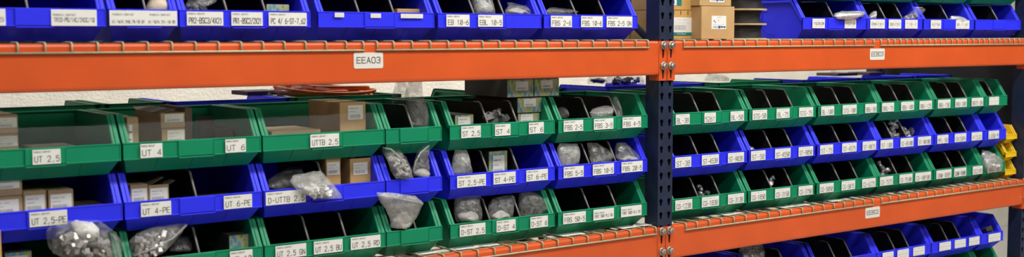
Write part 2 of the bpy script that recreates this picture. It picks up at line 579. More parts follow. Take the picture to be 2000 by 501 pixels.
make_bin('b', *CL['U4'], ZM[1], 'blue bin with white labels UT 4-PE and UT 6-PE', GM, divs=dv([(383, 372)]),
         labels=labs([(275, 334, 395, 'UT 4-PE'), (437, 492, 381, 'UT 6-PE')], 0, 'P'))
make_bin('b', *CL['UB'], ZM[1], 'blue bin with the white label D-UTTB 2,5 half under a bag', GM, divs=dv([(634, 352)]), labels=labs([(519, 597, 377, 'D-UTTB 2,5')], 0, 'P'))
make_bin('b', *CL['N'], ZM[1], 'narrow unlabelled blue bin with two clear zip bags', GM, ribs='N', divs=dv([(806, 345)]))
make_bin('b', *CL['ST'], ZM[1], 'blue bin with white labels ST 2,5-PE, ST 4-PE and ST 6-PE', GM, divs=dv([(953, 334), (1012, 326)]),
         labels=labs([(893, 949, 347, 'ST 2,5-PE'), (964, 1007, 341, 'ST 4-PE'), (1028, 1070, 335, 'ST 6-PE')], 0, 'P'))
make_bin('b', *CL['F'], ZM[1], 'blue bin with white labels FBS 5-5, FBS 10-5 and FBS 20-5', GM, divs=dv([(1151, 317), (1203, 312)]),
         labels=labs([(1101, 1140, 333, 'FBS 5-5'), (1158, 1199, 328, 'FBS 10-5'), (1214, 1255, 323, 'FBS 20-5')], 0, 'P'))
make_bin('g', *CL['U25'], ZM[2], 'green bin under the UT 2,5-PE bin, holding a big bag', GM)
make_bin('g', *CL['U4'], ZM[2], 'green bin with the white label UT-10 and a patterned carton', GM, divs=dv([(389, 483)]),
         labels=labs([(262, 352, 502, 'D-UT 2,5/10'), (449, 493, 488, 'UT-10')], 0, 'P'))
make_bin('g', *CL['UB'], ZM[2], 'green bin labelled UT 2,5 with GN, BU and RD', GM, divs=dv([(603, 460), (675, 452)]),
         labels=labs([(538, 598, 480, 'UT 2,5 GN'), (613, 669, 472, 'UT 2,5 BU'), (685, 743, 463, 'UT 2,5 RD')], 0, 'P'))
make_bin('g', *CL['N'], ZM[2], 'narrow unlabelled green bin with a milky zip bag, lowest of its stack', GM, ribs='N', divs=dv([(812, 440)]))
make_bin('g', *CL['ST'], ZM[2], 'green bin with white labels D-ST 2,5, D-ST 4 and D-ST 6', GM, divs=dv([(957, 425), (1016, 418)]),
         labels=labs([(898, 948, 446, 'D-ST 2,5'), (970, 1007, 439, 'D-ST 4'), (1036, 1070, 431, 'D-ST 6')], 0, 'P'))
make_bin('g', *CL['F'], ZM[2], 'green bin with the clear label FBS 50-5 and two fainter labels', GM, divs=dv([(1151, 405), (1203, 399)]),
         labels=labs([(1100, 1144, 422, 'FBS 50-5'), (1159, 1199, 417, 'FBST 500-PLC BU', 'M'), (1213, 1253, 410, 'FBST 500-PLC RD', 'M')], 0, 'P'))
# ---- middle level, bay of the sign EEB03
RB = [
    ('g', 'A', 0, [(1320, 1347, 230, 'BL-38'), (1376, 1398, 228, '5261'), (1427, 1453, 225, 'BL-50')], [(1365, 215), (1408, 213)]),
    ('g', 'B', 0, [(1470, 1498, 224, 'STG-50'), (1517, 1542, 220, 'BL-75'), (1561, 1588, 217, 'STG-75')], [(1507, 208), (1548, 206)]),
    ('g', 'C', 0, [(1604, 1629, 216, 'BL-100'), (1646, 1673, 213, 'STG-100'), (1690, 1712, 211, 'BBU-50')], [(1640, 204), (1676, 202)]),
    ('g', 'D', 0, [(1723, 1746, 209, 'BBU-75'), (1760, 1785, 207, 'BBU-100'), (1796, 1820, 205, 'BBU-125')], [(1754, 198), (1786, 196)]),
    ('g', 'E', 0, [(1832, 1856, 204, 'BBU-150'), (1866, 1888, 201, 'BBU-200'), (1898, 1920, 199, 'BB75-50')], [(1860, 192), (1888, 191)]),
    ('b', 'A', 1, [(1319, 1350, 315, 'ST-38'), (1371, 1404, 311, 'ST-4538'), (1422, 1453, 306, 'ST-9038')], [(1363, 300), (1405, 297)]),
    ('b', 'B', 1, [(1467, 1495, 301, 'ST-50'), (1514, 1544, 297, 'ST-4550'), (1560, 1588, 294, 'ST-9050')], [(1507, 288), (1547, 285)]),
    ('b', 'C', 1, [(1602, 1627, 292, 'ST-75'), (1645, 1673, 288, 'ST-4575'), (1685, 1711, 285, 'ST-9075')], [(1640, 278), (1675, 275)]),
    ('b', 'D', 1, [(1720, 1744, 281, 'ST-100'), (1759, 1784, 279, 'ST-45100'), (1793, 1818, 276, 'ST-90100')], [(1743, 271), (1771, 269)]),
    ('b', 'E', 1, [(1831, 1852, 272, 'MFL-50'), (1865, 1887, 269, 'GK50N'), (1898, 1918, 265, 'K50')], [(1860, 261), (1888, 259)]),
    ('g', 'A', 2, [(1319, 1352, 397, 'CG-1238'), (1371, 1404, 392, 'CG-1838'), (1422, 1453, 387, 'CG-3138')], [(1363, 383), (1405, 380)]),
    ('g', 'B', 2, [(1467, 1496, 381, 'CG-1850'), (1514, 1543, 377, 'CG-3150'), (1560, 1587, 372, 'CG-3750')], [(1507, 368), (1547, 363)]),
    ('g', 'C', 2, [(1601, 1628, 367, 'CG-5050'), (1644, 1670, 362, 'CG-5075'), (1684, 1710, 357, 'CG-6275')], [(1640, 354), (1675, 350)]),
    ('g', 'D', 2, [(1719, 1744, 352, 'CG-7575'), (1757, 1782, 348, 'CG-75100'), (1788, 1818, 343, 'CG-100100')], [(1752, 339), (1784, 336)]),
    ('g', 'E', 2, [(1829, 1858, 340, 'CGN0-10385'), (1864, 1887, 336, 'CGN0-10300'), (1900, 1919, 331, 'CG2105')], [(1860, 329), (1888, 326)]),
]
for col, c, r, lb, dd in RB:
    make_bin(col, *CR[c], ZM[r], ('green' if col == 'g' else 'blue') + ' bin with white labels %s, %s and %s' % tuple(l[3] for l in lb), GM,
             divs=dv(dd), labels=labs(lb, 0, 'R'))
make_bin('g', *CR['G'], ZM[0], 'narrow green bin at the stack end beside the BB75-50 label', GM, divs=dv([(1940, 190)]), ribs='S',
         labels=labs([(1932, 1951, 197, '______', 'S')], 0, 'S'))
make_bin('b', *CR['G'], ZM[1], 'narrow blue bin with one label LG50-M at the stack end', GM, ribs='S', labels=labs([(1931, 1951, 263, 'LG50-M')], 0, 'R'))
make_bin('g', *CR['G'], ZM[2], 'narrow green bin at the stack end with a plastic bag over its label', GM, ribs='S', labels=labs([(1929, 1952, 327, 'CGN0-50')], 0, 'R'))

# ---- upper level
make_bin('b', -2.492, -2.104, ZT, 'blue bin with the long label TRIO-PS/1AC/24DC/10', GT, divs=[at(54, 20, .047).x],
         labels=labs([(-40, 11, 35, 'DC/5', 'M', .044, .042), (100, 189, 35, 'TRIO-PS/1AC/24DC/10', 'M', .044, .042)], 0, 'M'))
make_bin('b', -2.096, -1.898, ZT, 'narrow blue bin with the long faint label AI-TWIN and a cream bag', GT, ribs='N', divs=[at(284, 20, .047).x],
         labels=labs([(214, 346, 36, 'AI-TWIN 2x0,75-10 GY  AI-TWIN 2x1-10 RD'.replace('x', 'X'), 'T', .042, .0435)], 0, 'T'))
make_bin('b', -1.894, -1.477, ZT, 'blue bin with labels PR2-BSC3/4X21 and PR1-BSC2/2X21', GT, divs=[at(443, 20, .047).x, at(518, 20, .047).x],
         labels=labs([(365, 436, 36, 'PR2-BSC3/4X21'), (452, 513, 37, 'PR1-BSC2/2X21'), (525, 599, 37, 'PC 4/ 6-ST-7,62')], 0, 'P'))
make_bin('b', -1.451, -1.025, ZT, 'blue bin with three tiny labels and a brown carton', GT, divs=[at(701, 22, .047).x, at(769, 22, .047).x],
         labels=labs([(654, 672, 30, '___', 'S', .014, .072), (724, 744, 31, '____', 'S', .014, .071), (783, 826, 32, '___ __ ____', 'S', .014, .071)], 0, 'S'))
make_bin('b', -1.011, -.577, ZT, 'blue bin with white labels EB 10-6 and EBL 10-5', GT, divs=[at(926, 26, .047).x, at(984, 26, .047).x],
         labels=labs([(872, 917, 38, 'EB 10-6'), (934, 982, 38, 'EBL 10-5')], 0, 'P'))
make_bin('b', -.566, -.120, ZT, 'blue bin with labels FBS 2-6, FBS 10-6 and FBS 2-5 GN', GT, divs=[at(1126, 26, .047).x, at(1181, 26, .047).x],
         labels=labs([(1076, 1117, 39, 'FBS 2-6'), (1135, 1177, 40, 'FBS 10-6'), (1185, 1235, 40, 'FBS 2-5 GN')], 0, 'P'))
make_bin('b', .821, 1.247, ZT, 'blue bin showing its bare moulded side beside the cable spools', GT, divs=[at(1629, 36, .047).x],
         labels=labs([(1587, 1611, 47, 'TYS23X23R', 'S'), (1650, 1672, 47, 'TYD2X3R', 'S')], 0, 'S'))
make_bin('b', 1.254, 1.660, ZT, 'blue bin with three labels and a zip bag standing up', GT, divs=[at(1730, 37, .047).x, at(1763, 38, .047).x],
         labels=labs([(1700, 1728, 48, 'CDK8-C10-C', 'S'), (1736, 1760, 49, 'CDK5-C10-C', 'S'), (1768, 1792, 50, 'TYB-C', 'S')], 0, 'S'))
make_bin('b', 1.671, 2.076, ZT, 'blue bin with two labels and a white foil pouch', GT, divs=[at(1852, 41, .047).x],
         labels=labs([(1818, 1838, 50, '4GT5E', 'S'), (1867, 1893, 52, 'GPL-17-ADT', 'S')], 0, 'S'))
make_bin('b', 2.089, 2.488, ZT, 'blue bin on the top shelf without any label', GT, divs=[at(1949, 44, .047).x])
# second tier above them
for c, x0, x1, n in (('g', .821, 1.247, 'beside the cable spools'), ('g', 1.254, 1.660, 'with the standing zip bag'), ('g', 1.671, 2.076, 'with the white foil pouch'), ('g', 2.089, 2.488, 'without any label')):
    make_bin(c, x0, x1, ZT + PITCHZ, 'green bin stacked on the top-shelf blue bin ' + n, GT)
for x0, x1, n in ((-2.492, -2.104, 'TRIO-PS'), (-2.096, -1.898, 'AI-TWIN'), (-1.894, -1.477, 'PR2-BSC3'), (-1.451, -1.025, 'bearing three tiny labels'), (-1.011, -.577, 'EB 10-6'), (-.566, -.120, 'FBS 2-6')):  # unseen tier, added to keep the bins below in shade
    make_bin('b', x0, x1, ZT + PITCHZ, 'unseen shading bin stacked above the blue bin labelled ' + n, GT, ribs='N' if x1 - x0 < .3 else 'W')
# ---- lower level, bay of the sign EEB02
for i, c in enumerate('ABCDE'):
    x0, x1 = CR[c]
    n = ['standing next to the blue upright', 'holding a crumpled clear bag', 'third from the blue upright', 'fourth from the blue upright', 'fifth from the blue upright'][i]
    w3 = (x1 - x0)
    lb = []
    if c in 'DE':
        ys = {'D': [(1724, 1745, 500), (1753, 1775, 493), (1784, 1806, 487)], 'E': [(1835, 1857, 484), (1865, 1886, 477), (1893, 1913, 471)]}[c]
        lb = labs([(a, b, y, '______', 'S') for a, b, y in ys], 0, 'S')
    make_bin('b', x0, x1, ZB[0], 'blue bin under the sign EEB02 beam, ' + n, GB, divs=[x0 + w3 * .36, x0 + w3 * .62], labels=lb)
    make_bin('g', x0, x1, ZB[1], 'green bin stacked below the lower blue bin ' + n, GB)
make_bin('b', *CR['G'], ZB[0], 'narrow blue bin at the lower stack end with a grey part', GB, ribs='S', labels=labs([(1931, 1954, 463, '_____', 'S')], 0, 'S'))
make_bin('g', *CR['G'], ZB[1], 'narrow green bin at the lower stack end below a narrow blue bin', GB, ribs='S')
# ---- bins behind, facing the other aisle
REAR = [('g', -2.43, -2.01, 'behind the UT 2,5 bin'), ('g', -2.00, -1.80, 'narrow, behind the UT 4 bin'), ('b', -1.79, -1.37, 'behind the UT 6 label'), ('g', -1.36, -.93, 'under the coil of orange cable'),
        ('g', -.60, -.18, 'behind the stacked patterned cartons'), ('b', .048, .33, 'behind the FBS 2-5 bin'), ('b', .335, .62, 'behind the FBS 4-5 bin'),
        ('g', .70, 1.13, 'behind the BL-38 bin'), ('b', 1.27, 1.70, 'behind the STG-50 bin'), ('b', 1.72, 2.14, 'behind the BL-100 bin'), ('b', 2.16, 2.47, 'behind the BBU-75 bin')]
for c, x0, x1, n in REAR:
    make_bin(c, x0, x1, ZM[0] + .012, ('green' if c == 'g' else 'blue') + ' bin rim peeking out ' + n, GK, Y=.765, rot=True, ribs='W' if x1 - x0 > .3 else 'N')
    for k, z in ((1, ZM[1] + .012), (2, ZM[2] + .012)):
        make_bin(c, x0, x1, z, 'bin in the tier%s under the rear bin ' % (' second' if k == 2 else '') + n, GK, Y=.765, rot=True, ribs='W' if x1 - x0 > .3 else 'N')
for z in (.974, .974 + .09, .974 + .18):
    mb_key = None
    t = thing('storage_bin', 'small yellow bin %s' % ['at the bottom of the yellow stack', 'in the middle of the yellow stack', 'on top of the yellow stack'][round((z - .974) / .09)],
              'storage bin', (2.437, .035, z), 'small yellow bins')
    link('bin_body', bin_mesh(.098, H=.09, D=.19, lip=(.022, .046), rim=.030, mat=YELLOW, ribs=(.3, .7)), t, bevel=.0008)


# ------------------------------------------------------------------ rack: uprights, beams, decks
TOPZ = {'upper': 1.679, 'middle': .968, 'lower': .450}
UPX = [-2.535, 0.0, 2.535]
UH = 2.45
RACKD = .98


def keyhole(cx, cz, r=.0085):
    """outline: round head with a narrow tail below"""
    pts = []
    for i in range(13):
        a = math.radians(-50 + i * 280 / 12)
        pts.append((cx + r * math.cos(a), cz + .006 + r * math.sin(a)))
    pts += [(cx - .0042, cz - .011), (cx, cz - .0145), (cx + .0042, cz - .011)]
    return pts


def slot(cx, z0, z1, r):
    pts = [(cx + r * math.cos(math.radians(a)), z1 - r + r * math.sin(math.radians(a))) for a in range(0, 181, 30)]
    pts += [(cx + r * .75 * math.cos(math.radians(a)), z0 + r + r * math.sin(math.radians(a))) for a in range(180, 361, 30)]
    return pts


def plate_with_holes(name, outline, holes, th, mat, parent, loc, bev=0):
    """flat plate in the xz plane with true holes, front face at y=0, thickness th"""
    cu = bpy.data.curves.new(name, 'CURVE')
    cu.dimensions = '2D'
    cu.fill_mode = 'BOTH'
    cu.extrude = th / 2
    for pts in [outline] + holes:
        sp = cu.splines.new('POLY')
        sp.points.add(len(pts) - 1)
        for p, q in zip(sp.points, pts):
            p.co = (q[0], q[1], 0, 1)
        sp.use_cyclic_u = True
    tmp = bpy.data.objects.new('tmp', cu)
    COL.objects.link(tmp)
    dg = bpy.context.evaluated_depsgraph_get()
    me = bpy.data.meshes.new_from_object(tmp.evaluated_get(dg))
    bpy.data.objects.remove(tmp)
    bpy.data.curves.remove(cu)
    me.transform(Matrix.Translation((0, th / 2, 0)) @ Matrix.Rotation(math.pi / 2, 4, 'X'))
    me.materials.clear()
    me.materials.append(mat)
    me.name = name
    return me


KZ0 = 1.824
hl = []
z = KZ0 - .0508 * 35
while z < UH - .03:
    if z > .06:
        hl += [keyhole(-.0205, z), keyhole(.0205, z)]
    z += .0508
UPM = plate_with_holes('post_face', [(-.038, 0), (.038, 0), (.038, UH), (-.038, UH)], hl, .003, NAVY, None, (0, 0, 0))


def post(parent, y0, flip):
    """one roll-formed post: perforated face, two sides, return lips"""
    mb = MB()
    n0 = len(mb.v)
    mb.v += [tuple(v.co) for v in UPM.vertices]
    for p in UPM.polygons:
        mb.face([n0 + i for i in p.vertices])
    for sx in (-1, 1):
        mb.box((min(sx * .038, sx * .0355), .002, 0), (max(sx * .038, sx * .0355), .072, UH))
        mb.box((min(sx * .0355, sx * .006), .069, 0), (max(sx * .0355, sx * .006), .072, UH))
    if flip:
        mb.v = [(x, RACKD - .006 - y, z) for x, y, z in mb.v]
    else:
        mb.v = [(x, y + y0, z) for x, y, z in mb.v]
    o = mb.build('front_post' if not flip else 'rear_post', [NAVY], parent)
    return o


UN = ['navy upright frame past the UT 2,5 bins', 'navy upright frame with keyhole slots between the signs EEA03 and EEB03', 'navy upright frame beside the small yellow bins']
for ux, n in zip(UPX, UN):
    t = thing('upright_frame', n, 'rack upright', (ux, 0, 0), 'upright frames of the rack')
    post(t, .003, False)
    post(t, .003, True)
    for zz in (.2, .86, 2.3):
        mb = MB()
        mb.box((-.018, .07, zz - .02), (.018, RACKD - .075, zz + .02))
        mb.build('horizontal_brace', [NAVY], t, bevel=.002)
    for z0, z1 in ((.24, .92), (1.66, 2.25)):
        mb = MB()
        mb.tube([(0, .07, z0), (0, RACKD - .075, z1)], .017, 4)
        mb.build('diagonal_brace', [NAVY], t)
    for y in (.04, RACKD - .045):
        mb = MB()
        mb.box((-.06, y - .06, 0), (.06, y + .06, .006))
        mb.build('foot_plate', [NAVY], t)

PW, PH = .0365, .150


def bolt(parent, x, z, y=-.003):
    mb = MB()
    mb.lathe([(.0155, 0), (.0155, .003), (.0135, .0045)], (0, 0, 0), 'y', 20)
    mb.lathe([(.0112, .003), (.0112, .0150), (.0090, .0170)], (0, 0, 0), 'y', 6, sm=False)
    mb.lathe([(.0056, .0165), (.0054, .0180)], (0, 0, 0), 'y', 12)
    mb.build('bolt', [STEEL], parent, (x, y, z))['label'] = 'silver hex bolt with washer'


def beam(x0, x1, top, label, sign=None, rear=False):
    """x0/x1: centres of the two uprights"""
    t = thing('load_beam', label, 'rack beam', ((x0 + x1) / 2, 0, top - .129), 'orange load beams')
    t['kind'] = 'thing'
    cx = (x0 + x1) / 2
    mb = MB()
    a, b = x0 + .039 - cx, x1 - .039 - cx
    H = .129
    # front skin with rounded shoulders, box section behind and a step at the back top
    prof = [(0, .010), (0, H - .008), (.0022, H - .0025), (.008, H), (.030, H), (.030, H - .028), (.046, H - .030), (.046, .004), (.042, 0), (.008, 0), (.002, .003)]
    if rear:
        prof = [(RACKD - y, z) for y, z in prof]
    mb.prism([(a, y, z) for y, z in prof], [(b, y, z) for y, z in prof])
    mb.build('beam_body', [ORANGE], t)
    for ux, sx in ((x0, 1), (x1, -1)):
        e0, e1 = (.0018, .0018 + PW) if sx > 0 else (-.0018 - PW, -.0018)
        c = (sx * .0205)
        zt = top
        holes = []
        for hz in (.030, .108):
            holes.append(slot(c, PH - hz - .036, PH - hz + .004, .0055))
        out = [(e0, 0), (e1, 0), (e1, PH), (e0, PH)]
        me = plate_with_holes('end_plate', out, holes, .004, ORANGE, None, (0, 0, 0))
        yy = -.002 if not rear else RACKD - .002
        p = link('end_plate', me, t, (ux - cx, yy, H - PH))
        # bracket side that wraps the post flank
        mb = MB()
        s0, s1 = (.0385, .0415) if sx > 0 else (-.0415, -.0385)
        if rear:
            mb.box((s0, -.05, 0), (s1, .004, PH))
        else:
            mb.box((s0, 0, 0), (s1, .055, PH))
        w = mb.build('plate_return', [ORANGE], p)
        if not rear:
            for hz in (.016, .094):
                bolt(p, c, PH - hz, -.001)
    if sign:
        s, px0, px1, py0, py1 = sign
        A = at(px0, py1, -.001)
        B = at(px1, py0, -.001)
        mb = MB()
        w, h = B.x - A.x, B.z - A.z
        r = .006
        pts = []
        for (qx, qz, a0) in ((w / 2 - r, h - r, 0), (-w / 2 + r, h - r, 90), (-w / 2 + r, r, 180), (w / 2 - r, r, 270)):
            for k in range(4):
                an = math.radians(a0 + k * 30)
                pts.append((qx + r * math.cos(an), qz + r * math.sin(an)))
        mb.prism([(q[0], 0, q[1]) for q in pts], [(q[0], .0012, q[1]) for q in pts], 0)
        text(mb, s.replace('0', 'o'), -w * .42, h * .34, w * .84, h * .36, -.0004, 1, h * .048)
        o = mb.build('location_sign', [SIGN, INK], t, ((A.x + B.x) / 2 - cx, -.0014, A.z - (top - .129)))
        o['label'] = 'white sign reading ' + s
    return t


beam(UPX[0], UPX[1], TOPZ['upper'], 'orange rack beam with the white sign EEA03', ('EEA03', 691, 748, 102, 134))
beam(UPX[1], UPX[2], TOPZ['upper'], 'orange rack beam with the white sign EEB03', ('EEB03', 1699, 1728, 94.5, 117))
beam(UPX[0], UPX[1], TOPZ['middle'], 'orange rack beam under the bins D-ST 2,5 and FBS 50-5')
beam(UPX[1], UPX[2], TOPZ['middle'], 'orange rack beam with the white sign EEB02', ('EEB02', 1690, 1718.5, 402, 426.5))
beam(UPX[1], UPX[2], TOPZ['lower'], 'orange rack beam under the lowest bins below sign EEB02')
for a, b, n in ((0, 1, 'EEA03'), (1, 2, 'EEB03')):
    for lv, nm in (('upper', 'upper level'), ('middle', 'middle level')):
        beam(UPX[a], UPX[b], TOPZ[lv], 'rear orange beam of the %s in the %s bay' % (nm, n), rear=True)
beam(UPX[1], UPX[2], TOPZ['lower'], 'rear orange beam of the lowest level in the EEB02 bay', rear=True)

WS, WE = .0696, .0605


def deck(x0, top, label, fine=False, rail=.0255):
    t = thing('wire_deck', label, 'wire deck', (x0, 0, top), 'wire mesh decks')
    r = .0030
    W = 1.165
    if fine:
        n = 25
        xs = [0] + [.055 + .0440 * k for k in range(n)] + [W]
    else:
        xs = [0] + [WE + WS * k for k in range(16)] + [W]
    mb = MB()
    zt = .003
    for x in xs:
        mb.tube([(x, -.0035, -rail), (x, -.0035, zt - .004), (x, -.0018, zt - .001), (x, .0025, zt), (x, RACKD - .02, zt), (x, RACKD + .002, zt - .006), (x, RACKD + .002, -rail)], r, 6)
    mb.build('long_wires', [WIRE], t)
    mb = MB()
    mb.tube([(-.004, -.0045, -rail), (W + .004, -.0045, -rail)], r * 1.05, 6)
    mb.tube([(-.004, RACKD + .003, -rail), (W + .004, RACKD + .003, -rail)], r * 1.05, 6)
    y = .034
    while y < RACKD - .03:
        mb.tube([(0, y, zt - 2 * r), (W, y, zt - 2 * r)], r, 5)
        y += .062 if y > .05 else .03
    mb.build('cross_wires', [WIRE], t)
    for x in (W * .12, W * .5, W * .88):
        mb = MB()
        mb.box((x - .015, .047, -.024), (x + .015, RACKD - .047, -.0055))
        mb.build('support_channel', [WIRE], t)
    return t


UPR, LPR = 1.679 - 1.6545, .968 - .945
deck(-2.479, TOPZ['upper'], 'wire deck under the top-shelf bins TRIO-PS and PR2-BSC3', rail=UPR)
deck(-1.2642, TOPZ['upper'], 'wire deck under the top-shelf bins EB 10-6 and FBS 2-6', rail=UPR)
deck(.0882, TOPZ['upper'], 'wire deck under the cartons and cable spools', rail=UPR)
deck(1.305, TOPZ['upper'], 'finely spaced wire deck under the top-shelf bin without label', True, rail=UPR)
deck(-2.440, TOPZ['middle'], 'wire deck under the UT-10 and UT 2,5 GN bins', rail=LPR)
deck(-.0517 - 1.165, TOPZ['middle'], 'wire deck under the D-ST 2,5 and FBS 50-5 bins', rail=LPR)
deck(.1076, TOPZ['middle'], 'wire deck under the CG-1238 and CG-5050 bins', rail=LPR)
deck(1.3367, TOPZ['middle'], 'wire deck under the CG-7575 bin and yellow bins', rail=LPR)
deck(.1076, TOPZ['lower'], 'wire deck of the lowest level next to the middle upright', rail=LPR)
deck(1.3367, TOPZ['lower'], 'wire deck of the lowest level next to the end upright', rail=LPR)


# ------------------------------------------------------------------ cartons
def ship_label(parent, w, h, loc):
    mb = MB()
    mb.box((-w / 2, 0, 0), (w / 2, .0008, h), 0)
    text(mb, '____ __', -w * .42, h * .72, w * .6, h * .14, -.0003, 1, h * .05)
    text(mb, '___', -w * .42, h * .5, w * .4, h * .12, -.0003, 1, h * .04)
    x = -w * .40
    while x < w * .30:
        b = R.choice((.012, .02, .03)) * w
        mb.quad([(x, -.0003, h * .10), (x + b, -.0003, h * .10), (x + b, -.0003, h * .36), (x, -.0003, h * .36)], 1)
        x += b + R.choice((.012, .02)) * w
    o = mb.build('carton_label', [PAPER, FAINT], parent, loc)
    o['label'] = 'white paper label with a barcode'
    return o


def carton(label, x0, x1, y0, z0, z1, depth, mat=None, lab=(.5, .75, .5, .4), flap=None, name='carton', group=None, rz=0, sidemat=None):
    """lab: centre x, width, bottom z, height as fractions of the front face"""
    mat = mat or CARD
    w, h = x1 - x0, z1 - z0
    t = thing(name, label, 'carton', ((x0 + x1) / 2, y0, z0), group, rz)
    mb = MB()
    th = .0025
    if flap:
        mb.box((-w / 2, 0, 0), (w / 2, th, h))
        mb.box((-w / 2, depth - th, 0), (w / 2, depth, h))
        mb.box((-w / 2, th, 0), (-w / 2 + th, depth - th, h))
        mb.box((w / 2 - th, th, 0), (w / 2, depth - th, h))
        mb.box((-w / 2, 0, 0), (w / 2, depth, th))
    else:
        mb.box((-w / 2, 0, 0), (w / 2, depth, h))
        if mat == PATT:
            # printed ends; shade painted into the long sides and top
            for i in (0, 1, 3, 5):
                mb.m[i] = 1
    mb.build('carton_body', [mat, PATTSHADE], t, bevel=.0012)
    # closed top flaps meet over a seam
    if not flap:
        mb = MB()
        mb.box((-w / 2 + .001, .001, h), (-.0008, depth - .001, h + .0015))
        mb.box((.0008, .001, h), (w / 2 - .001, depth - .001, h + .0015))
        mb.build('closed_flaps', [PATTSHADE if mat == PATT else mat], t)
    else:
        for f in flap:
            side, ang, ln = f
            mb = MB()
            c, s = math.cos(math.radians(ang)) * ln, math.sin(math.radians(ang)) * ln
            if side == 'L':
                p = [(-w / 2, .002, h), (-w / 2, depth - .002, h), (-w / 2 - c, depth - .004, h + s), (-w / 2 - c, .004, h + s)]
            elif side == 'R':
                p = [(w / 2, .002, h), (w / 2, depth - .002, h), (w / 2 + c, depth - .004, h + s), (w / 2 + c, .004, h + s)]
            elif side == 'B':
                p = [(-w / 2, depth, h), (w / 2, depth, h), (w / 2 - .002, depth + c, h + s), (-w / 2 + .002, depth + c, h + s)]
            else:
                p = [(-w / 2, 0, h), (w / 2, 0, h), (w / 2 - .002, -c, h + s), (-w / 2 + .002, -c, h + s)]
            nrm = (Vector(p[1]) - Vector(p[0])).cross(Vector(p[3]) - Vector(p[0])).normalized() * .002
            mb.hexa([Vector(q) for q in p] + [Vector(q) + nrm for q in p])
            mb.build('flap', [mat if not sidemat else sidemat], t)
    if lab:
        cx, lw, lz, lh = lab
        ship_label(t, lw * w, lh * h, (-w / 2 + cx * w, -.001, lz * h))
    return t


def pxc(label, a, b, yt, yb, Y, depth, zfloor=None, **k):
    """carton from the px edges of its front face standing at depth Y"""
    A = at(a, yb, Y)
    B = at(b, yt, Y)
    z0 = A.z if zfloor is None else zfloor
    z1 = at((a + b) / 2, yt, Y).z
    return carton(label, A.x, B.x, Y, z0, z1, depth, **k)


F1, F2, F3 = ZM[0] + .0045, ZM[1] + .0045, ZM[2] + .0045
FT = ZT + .0045
# UT 2,5 bin: three tan cartons
yb = .10
z = F1
gap = .0022
xl = -2.462
hgts = [.070, .050, .048]
x1 = at(45, 270, yb).x
carton('tan carton in the UT 2,5 bin, bottom of three', xl, x1, yb, z, z + .066, .2, CARDTAN, (.72, .5, .52, .36), group='tan cartons in the UT 2,5 bin')
x1 = at(35, 245, yb).x
carton('tan carton in the UT 2,5 bin, middle of three', xl, x1, yb, z + .069, z + .069 + .050, .2, CARDTAN, (.70, .56, .38, .55), group='tan cartons in the UT 2,5 bin')
carton('tan carton in the UT 2,5 bin, topmost of three', xl, x1, yb, z + .122, z + .122 + .050, .2, CARDTAN, (.70, .56, .32, .55), group='tan cartons in the UT 2,5 bin')
a = at(50, 270, .16).x
carton('dark flat carton lying in the UT 2,5 bin', -2.27, -2.15, .15, F1, F1 + .07, .16, CARDK, None)
# UT 4 bin
yb = .09
pxc('tan carton with a label along its side, at the UT 4 bin edge', 249, 270, 230, 280, yb, .2, F1, mat=CARDTAN, lab=(.3, .3, .25, .62))
A, B = at(316, 268, yb).x, at(362, 265, yb).x
zz1 = at(340, 250, yb).z
zz2 = at(340, 220, yb).z
carton('tan carton in the UT 4 bin, under the open one', A, B, yb, F1, zz1 - .002, .22, CARDTAN, (.6, .72, .62, .35), group='tan cartons in the UT 4 bin')
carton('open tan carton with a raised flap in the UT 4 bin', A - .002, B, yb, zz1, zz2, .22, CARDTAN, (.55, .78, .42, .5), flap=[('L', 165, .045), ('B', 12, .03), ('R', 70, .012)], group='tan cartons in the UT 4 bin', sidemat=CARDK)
carton('narrow dark brown carton standing in the middle of the UT 4 bin', B + .004, B + .026, yb + .01, F1, zz2 + .012, .20, CARDK, None)
carton('dark brown open carton by the UT 6 label', at(415, 260, .17).x, at(450, 260, .17).x, .15, F1, F1 + .105, .14, CARDK, None, flap=[('R', -52, .075), ('B', 60, .03)])
# UTTB bin
yb = .09
pxc('tall brown carton with a white label in the UTTB 2,5 bin', 664, 714, 200, 250, yb, .22, F1, mat=CARD, lab=(.60, .58, .68, .27))
carton('flat brown carton lying in the UTTB 2,5 bin', at(528, 255, .11).x, at(640, 250, .11).x - .03, .10, F1, F1 + .088, .19, CARDTAN, None)
# UT 2,5-PE bin
yb = .09
A, B = -2.462, at(44, 388, yb).x
m = at(20, 382, yb).z
carton('tan carton in the UT 2,5-PE bin, lower of the two stacked', A, B, yb, F2, m - .0025, .2, CARDTAN, (.65, .55, .6, .34), group='tan cartons in the UT 2,5-PE bin')
carton('tan carton in the UT 2,5-PE bin, resting on another', A, B, yb, m, at(20, 346, yb).z, .2, CARDTAN, (.65, .6, .40, .48), group='tan cartons in the UT 2,5-PE bin')
pxc('tan carton in the UT 2,5-PE bin, next to the stacked pair', 46, 90, 373, 400, yb, .2, F2, mat=CARDTAN, lab=(.5, .84, .56, .36), group='tan cartons in the UT 2,5-PE bin')
pxc('tan carton in the UT 2,5-PE bin, last before the dark lid', 95, 143, 371, 400, yb, .2, F2, mat=CARDTAN, lab=(.5, .84, .56, .36), group='tan cartons in the UT 2,5-PE bin')
carton('dark low carton in the UT 2,5-PE bin corner', at(150, 385, .1).x, at(205, 385, .1).x, .1, F2, F2 + .075, .14, CARDK, None)
